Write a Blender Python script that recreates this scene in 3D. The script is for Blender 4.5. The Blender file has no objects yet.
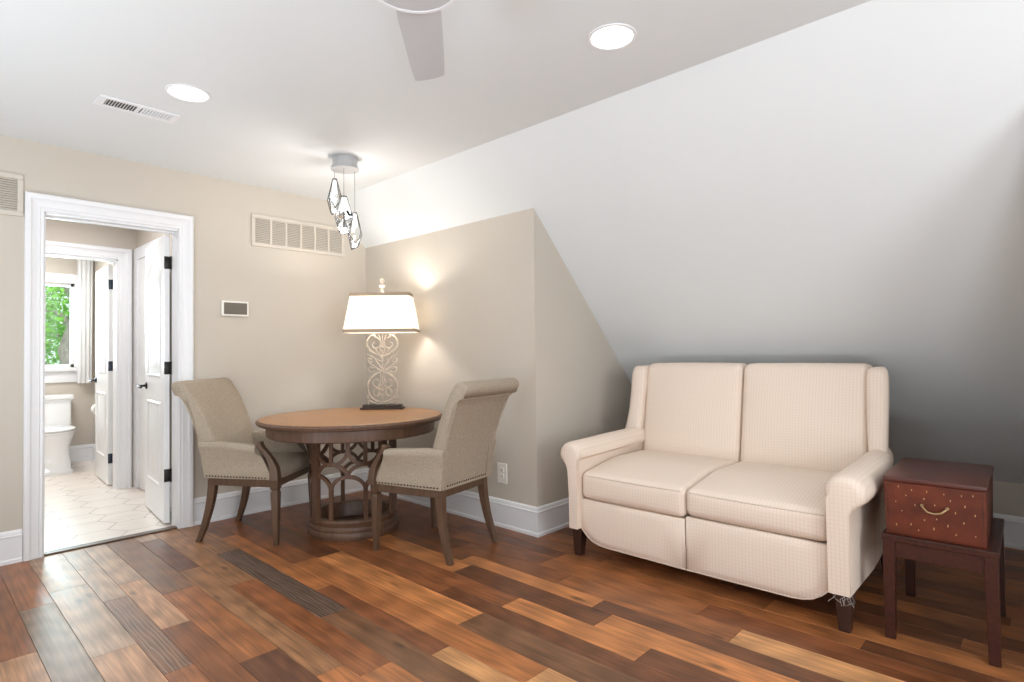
import bpy, bmesh, math, random
from mathutils import Vector, Matrix, noise
random.seed(7)
SC = bpy.context.scene
COL = SC.collection
PI = math.pi

# ------------------------------------------------------------------ camera
H = 1.19
A_, PITCH, ROLL, F_PX = 0.75529, 0.02063, 0.01183, 576.285
FW0 = Vector((math.cos(A_), math.sin(A_), 0)); RT = Vector((math.sin(A_), -math.cos(A_), 0)); UP0 = Vector((0, 0, 1))
FW = FW0*math.cos(PITCH) + UP0*math.sin(PITCH)
UP = UP0*math.cos(PITCH) - FW0*math.sin(PITCH)
CR = RT*math.cos(ROLL) - UP*math.sin(ROLL)
CU = RT*math.sin(ROLL) + UP*math.cos(ROLL)
cd = bpy.data.cameras.new('camera'); cam = bpy.data.objects.new('camera', cd); COL.objects.link(cam)
cd.sensor_width = 36; cd.lens = F_PX/1024*36; cd.clip_start = 0.05
m = Matrix((CR, CU, -FW)).transposed().to_4x4(); m.translation = (0, 0, H)
cam.matrix_world = m
SC.camera = cam

# ------------------------------------------------------------------ world, exposure, big lights
SC.view_settings.view_transform = 'Standard'; SC.view_settings.look = 'None'
SC.view_settings.gamma = 1; SC.view_settings.use_curve_mapping = False
SC.view_settings.exposure = -0.08
W = bpy.data.worlds.new('world'); SC.world = W; W.use_nodes = True
bg = W.node_tree.nodes['Background']; bg.inputs['Color'].default_value = (0.86, 0.93, 1.0, 1); bg.inputs['Strength'].default_value = 1.6

def light(name, kind, loc, energy, color=(1, 1, 1), target=None, size=None, sizey=None, spot=None, blend=0.5, radius=None):
    d = bpy.data.lights.new(name, kind); o = bpy.data.objects.new(name, d); COL.objects.link(o)
    d.energy = energy; d.color = color; o.location = loc
    if kind == 'AREA':
        d.shape = 'RECTANGLE'; d.size = size; d.size_y = sizey or size
    if spot: d.spot_size = spot; d.spot_blend = blend
    if radius is not None and kind in ('POINT', 'SPOT'): d.shadow_soft_size = radius
    if target is not None:
        o.rotation_euler = (Vector(target)-Vector(loc)).to_track_quat('-Z', 'Y').to_euler()
    return o

sun = light('sun', 'SUN', (0, -6, 10), 2.0, (1, .96, .88), target=(0.6, 0, 0))
sun.data.angle = 0.02
# daylight at the rear and bathroom windows; the other area lamps are added fill
light('daylight_rear_window', 'AREA', (0.55, -2.84, 1.5), 80, (0.88, 0.95, 1.0), target=(0.55, 2, 2.9), size=1.7, sizey=1.3)
light('side_window_fill', 'AREA', (-2.68, 0.9, 1.45), 10, (0.82, 0.92, 1.0), target=(1, 0.9, 5.5), size=1.7, sizey=1.3)  # fill from an unseen, added side window
light('daylight_bathroom_window', 'AREA', (1.05, 8.36, 1.56), 50, (0.78, 0.96, 1.0), target=(1.05, 2, 1.2), size=0.75, sizey=0.95)
light('ceiling_fill', 'AREA', (-1.0, 2.4, 0.3), 62, (0.80, 0.915, 1.0), target=(-0.8, 2.45, 2.5), size=1.2, sizey=1.2)  # added lamp facing up to lift the ceiling, no fixture stands here
light('ceiling_fill', 'AREA', (-1.0, -1.4, 0.3), 145, (0.82, 0.92, 1.0), target=(-0.9, -1.3, 2.5), size=1.2, sizey=1.2)  # second added uplight, behind the camera, for the rest of the ceiling
light('hall_fill', 'AREA', (0.75, 5.4, 2.46), 18, (0.99, 0.98, 1.0), target=(0.75, 5.4, 0), size=0.5)  # unseen lamp added to brighten the hall
light('bathroom_fill', 'AREA', (0.8, 7.3, 2.46), 32, (0.99, 0.98, 1.0), target=(0.8, 7.3, 0), size=0.5)  # added to brighten the bathroom, without a seen fixture

# ------------------------------------------------------------------ materials
MATS = {}
def srgb(r, g, b):
    f = lambda c: c/12.92 if c <= 0.04045 else ((c+0.055)/1.055)**2.4
    return (f(r/255), f(g/255), f(b/255), 1)
def mat(name, col, rough=0.5, metal=0.0, noise_amt=0.0, noise_scale=20, stretch=(1, 1, 1), bump=0.0, spec=0.5, emit=None, emit_s=0):
    if name in MATS: return MATS[name]
    M = bpy.data.materials.new(name); M.use_nodes = True; nt = M.node_tree; b = nt.nodes['Principled BSDF']
    b.inputs['Base Color'].default_value = col; b.inputs['Roughness'].default_value = rough
    b.inputs['Metallic'].default_value = metal; b.inputs['Specular IOR Level'].default_value = spec
    tc = nt.nodes.new('ShaderNodeTexCoord'); mp = nt.nodes.new('ShaderNodeMapping'); mp.inputs['Scale'].default_value = stretch
    nt.links.new(tc.outputs['Object'], mp.inputs['Vector'])
    nz = nt.nodes.new('ShaderNodeTexNoise'); nz.inputs['Scale'].default_value = noise_scale; nz.inputs['Detail'].default_value = 5
    nt.links.new(mp.outputs['Vector'], nz.inputs['Vector'])
    if noise_amt:
        rp = nt.nodes.new('ShaderNodeMapRange'); rp.inputs[1].default_value = .3; rp.inputs[2].default_value = .7
        rp.inputs[3].default_value = 1-noise_amt; rp.inputs[4].default_value = 1+noise_amt
        mx = nt.nodes.new('ShaderNodeVectorMath'); mx.operation = 'SCALE'; mx.inputs[0].default_value = col[:3]
        nt.links.new(nz.outputs['Fac'], rp.inputs[0]); nt.links.new(rp.outputs[0], mx.inputs['Scale'])
        nt.links.new(mx.outputs[0], b.inputs['Base Color'])
    if bump:
        bp = nt.nodes.new('ShaderNodeBump'); bp.inputs['Strength'].default_value = bump; bp.inputs['Distance'].default_value = .003
        nt.links.new(nz.outputs['Fac'], bp.inputs['Height']); nt.links.new(bp.outputs['Normal'], b.inputs['Normal'])
    if emit:
        b.inputs['Emission Color'].default_value = emit; b.inputs['Emission Strength'].default_value = emit_s
    MATS[name] = M
    return M

M_wall = mat('beige_paint', srgb(201, 192, 180), .75, noise_amt=.012, noise_scale=3, bump=.03)
M_ceil = mat('white_ceiling_paint', srgb(227, 230, 231), .8, noise_amt=.01, noise_scale=2)
M_trim = mat('white_gloss_trim', srgb(236, 236, 238), .35, noise_amt=.006)
M_door = mat('white_door_paint', srgb(240, 240, 240), .3, noise_amt=.006)
M_vent = mat('beige_vent_metal', srgb(206, 197, 185), .55, noise_amt=.01)
M_dark = mat('dark_void', srgb(92, 88, 82), .9, noise_amt=.05)
M_ventdark = mat('vent_shade', srgb(124, 116, 103), .9, noise_amt=.05)
M_walnut = mat('aged_walnut', srgb(98, 70, 53), .42, noise_amt=.28, noise_scale=16, stretch=(3, 3, .35), bump=.1)
M_tabletop = mat('oak_table_top', srgb(168, 122, 80), .34, noise_amt=.16, noise_scale=9, stretch=(5, .5, 1))
M_chairwood = mat('dark_chair_wood', srgb(95, 72, 55), .42, noise_amt=.2, noise_scale=18, stretch=(3, 3, .4))
M_linen = mat('beige_linen', srgb(171, 157, 140), .95, noise_amt=.2, noise_scale=170, bump=.5, spec=.1)
M_linend = mat('linen_piping', srgb(182, 168, 150), .95, noise_amt=.1, noise_scale=200, spec=.1)
M_nail = mat('bronze_nail', srgb(70, 55, 42), .35, metal=.8, noise_amt=.1)
M_espresso = mat('espresso_wood', srgb(58, 36, 28), .35, noise_amt=.25, noise_scale=20, stretch=(2, 2, .3))
M_mahog = mat('mahogany', srgb(62, 29, 19), .33, noise_amt=.3, noise_scale=22, stretch=(.5, 3, 2), bump=.05)
M_leather = mat('red_brown_leather', srgb(96, 40, 20), .42, noise_amt=.3, noise_scale=14, bump=.15)
M_leathertop = mat('dark_red_leather', srgb(78, 35, 25), .38, noise_amt=.22, noise_scale=12, bump=.15)
M_fleck = mat('tan_fleck', srgb(205, 165, 110), .5, noise_amt=.15)
M_brass = mat('aged_brass', srgb(176, 150, 110), .35, metal=.7, noise_amt=.1)
M_black = mat('black_metal', srgb(38, 34, 32), .4, metal=.5, noise_amt=.1)
M_bluegrey = mat('dark_grey_metal', srgb(52, 58, 68), .35, metal=.5, noise_amt=.1)
M_steel = mat('satin_nickel', srgb(186, 187, 189), .4, metal=.5, noise_amt=.03)
M_fan = mat('white_fan_plastic', srgb(196, 197, 199), .5, noise_amt=.01)
M_porc = mat('white_porcelain', srgb(244, 244, 244), .12, noise_amt=.005)
M_iron = mat('whitewashed_iron', srgb(196, 182, 166), .6, noise_amt=.3, noise_scale=40, bump=.2)
M_lampbase = mat('dark_bronze_base', srgb(60, 46, 38), .45, noise_amt=.2)
M_plate = mat('white_plastic', srgb(238, 234, 226), .4, noise_amt=.01)
M_slot = mat('dark_slot', srgb(70, 66, 60), .7, noise_amt=.1)
M_screen = mat('grey_screen', srgb(112, 104, 94), .3, noise_amt=.03)
M_glow = mat('lit_lens', srgb(255, 255, 255), .5, emit=(1, .97, .92, 1), emit_s=9)
M_bulb = mat('lit_bulb', srgb(255, 255, 255), .5, emit=(1, .95, .86, 1), emit_s=14)
M_crystalglow = mat('lit_crystal', srgb(255, 255, 255), .2, emit=(1, .98, .95, 1), emit_s=1.3)
M_frame = mat('dark_nickel_wire', srgb(90, 88, 88), .35, metal=.7, noise_amt=.05)
M_tile = mat('pale_hex_tile', srgb(228, 217, 206), .3, noise_amt=.05, noise_scale=4, stretch=(1, 2, 1))
M_grout = mat('grey_grout', srgb(150, 138, 126), .8, noise_amt=.05)
M_thresh = mat('threshold_wood', srgb(96, 76, 62), .4, noise_amt=.2, noise_scale=20, stretch=(.3, 3, 1))
M_seamdark = mat('seam_dark', srgb(42, 28, 20), .9, noise_amt=.05)
M_bark = mat('bark', srgb(172, 164, 154), .9, noise_amt=.25, noise_scale=14, stretch=(2, 2, .4), bump=.4)
M_leaf = mat('leaf', srgb(128, 196, 70), .5, noise_amt=.4, noise_scale=3)
M_grass = mat('lawn', srgb(110, 150, 70), .9, noise_amt=.3, noise_scale=6)
M_ceramicwire = mat('paper', srgb(245, 243, 238), .9, noise_amt=.01)
_b = M_leaf.node_tree.nodes['Principled BSDF']; _b.inputs['Emission Strength'].default_value = 0

def sheer(name, col, amt):
    M = bpy.data.materials.new(name); M.use_nodes = True; nt = M.node_tree; b = nt.nodes['Principled BSDF']
    nz = nt.nodes.new('ShaderNodeTexNoise'); nz.inputs['Scale'].default_value = 300
    b.inputs['Base Color'].default_value = col; b.inputs['Roughness'].default_value = .9
    mx = nt.nodes.new('ShaderNodeMixShader'); tr = nt.nodes.new('ShaderNodeBsdfTranslucent'); tr.inputs['Color'].default_value = col
    rp = nt.nodes.new('ShaderNodeMapRange'); rp.inputs[3].default_value = amt-.04; rp.inputs[4].default_value = amt+.04
    nt.links.new(nz.outputs['Fac'], rp.inputs[0]); nt.links.new(rp.outputs[0], mx.inputs[0])
    nt.links.new(b.outputs[0], mx.inputs[1]); nt.links.new(tr.outputs[0], mx.inputs[2])
    nt.links.new(mx.outputs[0], nt.nodes['Material Output'].inputs['Surface'])
    return M
M_shade = sheer('lamp_shade_linen', srgb(250, 244, 234), .5)
_sb = M_shade.node_tree.nodes['Principled BSDF']; _sb.inputs['Emission Color'].default_value = (1, .95, .87, 1); _sb.inputs['Emission Strength'].default_value = .5
M_shadetrim = mat('shade_trim', srgb(160, 142, 122), .9, noise_amt=.05, noise_scale=200)
M_curtain = sheer('white_curtain', srgb(250, 250, 250), .45)

def glassmat():
    M = bpy.data.materials.new('clear_glass'); M.use_nodes = True; nt = M.node_tree
    nt.nodes.remove(nt.nodes['Principled BSDF'])
    mx = nt.nodes.new('ShaderNodeMixShader'); t = nt.nodes.new('ShaderNodeBsdfTransparent'); g = nt.nodes.new('ShaderNodeBsdfGlossy')
    g.inputs['Roughness'].default_value = .03; fr = nt.nodes.new('ShaderNodeFresnel'); fr.inputs['IOR'].default_value = 1.5
    t.inputs['Color'].default_value = (.97, .98, .98, 1)
    nt.links.new(fr.outputs[0], mx.inputs[0]); nt.links.new(t.outputs[0], mx.inputs[1]); nt.links.new(g.outputs[0], mx.inputs[2])
    nt.links.new(mx.outputs[0], nt.nodes['Material Output'].inputs['Surface'])
    return M
M_glass = glassmat()

def plankmat(name='mixed_plank_wood', cerused=False):
    M = bpy.data.materials.new(name); M.use_nodes = True; nt = M.node_tree; b = nt.nodes['Principled BSDF']
    N = nt.nodes.new; L = nt.links.new
    at = N('ShaderNodeAttribute'); at.attribute_name = 'tone'
    tc = N('ShaderNodeTexCoord'); off = N('ShaderNodeCombineXYZ'); mul = N('ShaderNodeMath'); mul.operation = 'MULTIPLY'; mul.inputs[1].default_value = 90
    L(at.outputs['Alpha'], mul.inputs[0]); L(mul.outputs[0], off.inputs['Z']); L(mul.outputs[0], off.inputs['Y'])
    add = N('ShaderNodeVectorMath'); add.operation = 'ADD'; L(tc.outputs['Object'], add.inputs[0]); L(off.outputs[0], add.inputs[1])
    # long fine grain
    mp = N('ShaderNodeMapping'); mp.inputs['Scale'].default_value = (75, 2.4, 1); L(add.outputs[0], mp.inputs['Vector'])
    n1 = N('ShaderNodeTexNoise'); n1.inputs['Scale'].default_value = 1; n1.inputs['Detail'].default_value = 6; n1.inputs['Roughness'].default_value = .6; L(mp.outputs[0], n1.inputs['Vector'])
    # broad blotches
    mp2 = N('ShaderNodeMapping'); mp2.inputs['Scale'].default_value = (15, 1.3, 1); L(add.outputs[0], mp2.inputs['Vector'])
    n2 = N('ShaderNodeTexNoise'); n2.inputs['Scale'].default_value = 1; n2.inputs['Detail'].default_value = 4; n2.inputs['Distortion'].default_value = .6; L(mp2.outputs[0], n2.inputs['Vector'])
    # cathedral rings
    mp3 = N('ShaderNodeMapping'); mp3.inputs['Scale'].default_value = (7, .8, 1); L(add.outputs[0], mp3.inputs['Vector'])
    w = N('ShaderNodeTexWave'); w.wave_type = 'RINGS'; w.inputs['Scale'].default_value = 2.4; w.inputs['Distortion'].default_value = 6; w.inputs['Detail'].default_value = 2; w.inputs['Detail Scale'].default_value = .8; L(mp3.outputs[0], w.inputs['Vector'])
    def mr(src, a, c, lo=.3, hi=.7):
        r = N('ShaderNodeMapRange'); r.inputs[1].default_value = lo; r.inputs[2].default_value = hi; r.inputs[3].default_value = a; r.inputs[4].default_value = c; L(src, r.inputs[0]); return r.outputs[0]
    p = N('ShaderNodeMath'); p.operation = 'MULTIPLY'; L(mr(n1.outputs['Fac'], .62, 1.3), p.inputs[0]); L(mr(n2.outputs['Fac'], .82, 1.15), p.inputs[1])
    p2 = N('ShaderNodeMath'); p2.operation = 'MULTIPLY'; L(p.outputs[0], p2.inputs[0]); L(mr(w.outputs['Fac'], .84, 1.12, 0, 1), p2.inputs[1])
    s = N('ShaderNodeVectorMath'); s.operation = 'SCALE'; L(at.outputs['Color'], s.inputs[0]); L(p2.outputs[0], s.inputs['Scale'])
    # knots: rare dark flecks
    mp4 = N('ShaderNodeMapping'); mp4.inputs['Scale'].default_value = (6, 2.2, 1); L(add.outputs[0], mp4.inputs['Vector'])
    v = N('ShaderNodeTexVoronoi'); v.inputs['Scale'].default_value = 1; L(mp4.outputs[0], v.inputs['Vector'])
    kn = mr(v.outputs['Distance'], .35, 1, .03, .12)
    s2 = N('ShaderNodeVectorMath'); s2.operation = 'SCALE'; L(s.outputs[0], s2.inputs[0]); L(kn, s2.inputs['Scale'])
    if cerused:
        mp5 = N('ShaderNodeMapping'); mp5.inputs['Scale'].default_value = (20, 2.6, 1); L(add.outputs[0], mp5.inputs['Vector'])
        w5 = N('ShaderNodeTexWave'); w5.wave_type = 'BANDS'; w5.bands_direction = 'X'; w5.inputs['Scale'].default_value = 1.0; w5.inputs['Distortion'].default_value = 7; w5.inputs['Detail'].default_value = 2; w5.inputs['Detail Scale'].default_value = 1.2; L(mp5.outputs[0], w5.inputs['Vector'])
        mc = N('ShaderNodeMix'); mc.data_type = 'RGBA'; mc.inputs[7].default_value = srgb(168, 148, 132); L(mr(w5.outputs['Fac'], 0, .5, .72, 1), mc.inputs[0]); L(s2.outputs[0], mc.inputs[6]); L(mc.outputs[2], b.inputs['Base Color'])
    else: L(s2.outputs[0], b.inputs['Base Color'])
    L(mr(n2.outputs['Fac'], .32, .42), b.inputs['Roughness'])
    bp = N('ShaderNodeBump'); bp.inputs['Strength'].default_value = .12; bp.inputs['Distance'].default_value = .002; L(n1.outputs['Fac'], bp.inputs['Height']); L(bp.outputs[0], b.inputs['Normal'])
    return M
M_plank = plankmat(); M_ceruse = plankmat('cerused_plank_wood', True)

def sofamat():
    M = bpy.data.materials.new('cream_windowpane_fabric'); M.use_nodes = True; nt = M.node_tree; b = nt.nodes['Principled BSDF']
    N = nt.nodes.new; L = nt.links.new
    tc = N('ShaderNodeTexCoord'); sp = N('ShaderNodeSeparateXYZ'); L(tc.outputs['Object'], sp.inputs[0])
    ad = N('ShaderNodeMath'); ad.operation = 'ADD'; L(sp.outputs['X'], ad.inputs[0]); L(sp.outputs['Z'], ad.inputs[1])
    def lines(src, k):
        m1 = N('ShaderNodeMath'); m1.operation = 'MULTIPLY'; m1.inputs[1].default_value = k; L(src, m1.inputs[0])
        f = N('ShaderNodeMath'); f.operation = 'PINGPONG'; f.inputs[1].default_value = .5; L(m1.outputs[0], f.inputs[0])
        r = N('ShaderNodeMapRange'); r.inputs[1].default_value = .0; r.inputs[2].default_value = .16; r.inputs[3].default_value = 1; r.inputs[4].default_value = 0; L(f.outputs[0], r.inputs[0])
        return r.outputs[0]
    mx = N('ShaderNodeMath'); mx.operation = 'MAXIMUM'; L(lines(sp.outputs['Y'], 62), mx.inputs[0])
    h2 = N('ShaderNodeMath'); h2.operation = 'MULTIPLY'; h2.inputs[1].default_value = .7; L(lines(ad.outputs[0], 58), h2.inputs[0]); L(h2.outputs[0], mx.inputs[1])
    nz = N('ShaderNodeTexNoise'); nz.inputs['Scale'].default_value = 240; L(tc.outputs['Object'], nz.inputs['Vector'])
    bp = N('ShaderNodeBump'); bp.inputs['Strength'].default_value = .15; bp.inputs['Distance'].default_value = .002; L(nz.outputs['Fac'], bp.inputs['Height']); L(bp.outputs[0], b.inputs['Normal'])
    c = N('ShaderNodeMix'); c.data_type = 'RGBA'; c.inputs[6].default_value = srgb(236, 219, 204); c.inputs[7].default_value = srgb(227, 205, 189)
    L(mx.outputs[0], c.inputs[0]); L(c.outputs[2], b.inputs['Base Color'])
    b.inputs['Roughness'].default_value = .95; b.inputs['Specular IOR Level'].default_value = .1
    return M
M_sofa = sofamat()
M_sofapipe = mat('cream_piping', srgb(222, 206, 190), .95, noise_amt=.05, noise_scale=200, spec=.1)

# ------------------------------------------------------------------ mesh helpers
class MB:
    def __init__(s): s.bm = bmesh.new(); s.mi = 0
    def _take(s, fs):
        for f in fs: f.material_index = s.mi
    def box(s, lo, hi, bevel=0, rot=None, seg=2):
        lo, hi = Vector(lo), Vector(hi); c = (lo+hi)/2; d = hi-lo
        M = Matrix.Translation(c) @ (rot.to_4x4() if rot else Matrix.Identity(4)) @ Matrix.Diagonal((d.x, d.y, d.z, 1))
        r = bmesh.ops.create_cube(s.bm, size=1, matrix=M)
        fs = {f for v in r['verts'] for f in v.link_faces}; s._take(fs)
        if bevel:
            es = list({e for v in r['verts'] for e in v.link_edges})
            rb = bmesh.ops.bevel(s.bm, geom=es, offset=bevel, segments=seg, affect='EDGES', profile=.5); s._take(rb['faces'])
        return s
    def prism(s, poly, fn, t0, t1, bevel=0, seg=2):
        """poly: list of (a,b); fn(a,b,t)->xyz"""
        v0 = [s.bm.verts.new(fn(a, b, t0)) for a, b in poly]; v1 = [s.bm.verts.new(fn(a, b, t1)) for a, b in poly]
        n = len(poly); fs = [s.bm.faces.new(v0), s.bm.faces.new(v1[::-1])]
        for i in range(n): fs.append(s.bm.faces.new((v0[i], v1[i], v1[(i+1) % n], v0[(i+1) % n])))
        s._take(fs)
        if bevel:
            es = list(fs[0].edges)+list(fs[1].edges)
            rb = bmesh.ops.bevel(s.bm, geom=es, offset=bevel, segments=seg, affect='EDGES', profile=.5); s._take(rb['faces'])
        return s
    def loft(s, rings, closed=True, cap=True):
        R = [[s.bm.verts.new(p) for p in r] for r in rings]; n = len(R[0]); fs = []
        for a, b in zip(R[:-1], R[1:]):
            for i in range(n if closed else n-1):
                j = (i+1) % n
                fs.append(s.bm.faces.new((a[i], a[j], b[j], b[i])))
        if cap and closed:
            fs.append(s.bm.faces.new(R[0][::-1])); fs.append(s.bm.faces.new(R[-1]))
        s._take(fs); return s
    def lathe(s, prof, seg=48, c=(0, 0), loop=False):
        rings = [[(c[0]+r*math.cos(2*PI*k/seg), c[1]+r*math.sin(2*PI*k/seg), z) for k in range(seg)] for r, z in prof]
        if loop: rings.append(rings[0])
        R = []
        for i, r in enumerate(rings):
            R.append(R[0] if (loop and i == len(rings)-1) else [s.bm.verts.new(p) for p in r])
        fs = []
        for a, b in zip(R[:-1], R[1:]):
            for i in range(seg): fs.append(s.bm.faces.new((a[i], a[(i+1) % seg], b[(i+1) % seg], b[i])))
        if not loop:
            fs.append(s.bm.faces.new(R[0][::-1])); fs.append(s.bm.faces.new(R[-1]))
        s._take(fs); return s
    def tube(s, path, r, seg=8, closed=False):
        P = [Vector(p) for p in path]; n = len(P); rr = r if isinstance(r, (list, tuple)) else [r]*n
        rings = []; up = None
        for i in range(n):
            a = P[(i-1) % n] if (closed or i > 0) else P[i]; b = P[(i+1) % n] if (closed or i < n-1) else P[i]
            t = (b-a).normalized()
            if up is None:
                up = Vector((0, 0, 1)) if abs(t.z) < .9 else Vector((1, 0, 0))
            x = (up - t*up.dot(t)).normalized(); up = x; y = t.cross(x)
            rings.append([P[i] + (x*math.cos(2*PI*k/seg)+y*math.sin(2*PI*k/seg))*rr[i] for k in range(seg)])
        R = [[s.bm.verts.new(p) for p in q] for q in rings]; fs = []
        prs = list(zip(R[:-1], R[1:])) + ([(R[-1], R[0])] if closed else [])
        for a, b in prs:
            for k in range(seg): fs.append(s.bm.faces.new((a[k], a[(k+1) % seg], b[(k+1) % seg], b[k])))
        if not closed: fs.append(s.bm.faces.new(R[0][::-1])); fs.append(s.bm.faces.new(R[-1]))
        s._take(fs); return s
    def bar(s, path, sizes):
        """square leg: path of (x,y,z), sizes half widths (hx,hy)"""
        return s.loft([[(x-a, y-b, z), (x+a, y-b, z), (x+a, y+b, z), (x-a, y+b, z)] for (x, y, z), (a, b) in zip(path, sizes)])
    def ball(s, c, r, u=10, v=7):
        rr = bmesh.ops.create_uvsphere(s.bm, u_segments=u, v_segments=v, radius=1, matrix=Matrix.Translation(c) @ (Matrix.Diagonal((*r, 1)) if isinstance(r, tuple) else Matrix.Diagonal((r, r, r, 1))))
        s._take({f for q in rr['verts'] for f in q.link_faces}); return s
    def cushion(s, c, size, r, puff=(0, 0, 0), n=8, fn=None):
        hx, hy, hz = [d/2 for d in size]; c = Vector(c)
        def ticks(h):
            k = min(r, h*.98); e = [h-k+k*math.sin(PI/2*i/4) if False else h-k*(1-i/4) for i in range(5)]
            inner = [-(h-k)+2*(h-k)*i/n for i in range(1, n)]
            return [-q for q in e[::-1]] + inner + e
        def mp(p):
            q = Vector((max(-hx+min(r, hx*.98), min(hx-min(r, hx*.98), p[0])), max(-hy+min(r, hy*.98), min(hy-min(r, hy*.98), p[1])), max(-hz+min(r, hz*.98), min(hz-min(r, hz*.98), p[2]))))
            d = Vector(p)-q
            if d.length > 1e-9: d = d.normalized()*r
            o = q+d
            u, v, w = o.x/hx, o.y/hy, o.z/hz
            o = Vector((o.x + puff[0]*u*(1-v*v)*(1-w*w), o.y + puff[1]*v*(1-u*u)*(1-w*w), o.z + puff[2]*w*(1-u*u)*(1-v*v)))
            o = o + c
            return fn(o) if fn else o
        X, Y, Z = ticks(hx), ticks(hy), ticks(hz); cache = {}
        def V(p):
            k = tuple(round(t, 6) for t in p)
            if k not in cache: cache[k] = s.bm.verts.new(mp(p))
            return cache[k]
        fs = []
        def face(T, U, mk, flip):
            for i in range(len(T)-1):
                for j in range(len(U)-1):
                    q = [V(mk(T[i], U[j])), V(mk(T[i+1], U[j])), V(mk(T[i+1], U[j+1])), V(mk(T[i], U[j+1]))]
                    try: fs.append(s.bm.faces.new(q[::-1] if flip else q))
                    except ValueError: pass
        for sg in (-1, 1):
            face(X, Y, lambda a, b: (a, b, sg*hz), sg < 0)
            face(Y, Z, lambda a, b: (sg*hx, a, b), sg < 0)
            face(Z, X, lambda a, b: (b, sg*hy, a), sg < 0)
        s._take(fs); return s
    def build(s, name, mats, parent=None, smooth=None, kind=None, bevel=0):
        bmesh.ops.recalc_face_normals(s.bm, faces=s.bm.faces)
        me = bpy.data.meshes.new(name); s.bm.to_mesh(me); s.bm.free()
        for q in (mats if isinstance(mats, (list, tuple)) else [mats]): me.materials.append(q)
        if smooth is not None:
            me.shade_smooth() if hasattr(me, 'shade_smooth') else None
            if smooth < 179: me.set_sharp_from_angle(angle=math.radians(smooth))
        o = bpy.data.objects.new(name, me); COL.objects.link(o)
        if parent: o.parent = parent
        if kind: o['kind'] = kind
        if bevel:
            bv = o.modifiers.new('bevel', 'BEVEL'); bv.width = bevel; bv.segments = 3; bv.limit_method = 'ANGLE'; bv.angle_limit = math.radians(40)
        return o

def thing(name, label, cat, loc=(0, 0, 0), rz=0, group=None):
    o = bpy.data.objects.new(name, None); COL.objects.link(o); o.location = loc; o.rotation_euler = (0, 0, rz)
    o.empty_display_size = .1
    tag(o, label, cat, group); return o
def tag(o, label, cat, group=None):
    o['label'] = label; o['category'] = cat
    if group: o['group'] = group
    return o
def struct(name, mb, m, smooth=None, parent=None, bevel=0):
    return mb.build(name, m, parent, smooth, 'structure', bevel)
def copy_tree(o, parent=None):
    c = o.copy(); COL.objects.link(c)
    if parent: c.parent = parent
    for ch in list(o.children): copy_tree(ch, c)
    return c

# ------------------------------------------------------------------ the room
YA, XB, YC, ZC, ZB, XCR, XK, ZK = 4.457, 2.842, 2.468, 2.499, 2.140, 2.495, 4.541, 0.387
MS = (ZB-ZC)/(XB-XCR)
zs = lambda x: ZC + MS*(x-XCR)
X0, Y0 = -2.6, -2.8
YH, XHR = 6.2, 1.50     # back wall and right wall of the small hall
YBW = 8.2               # rear wall of the bathroom

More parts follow.
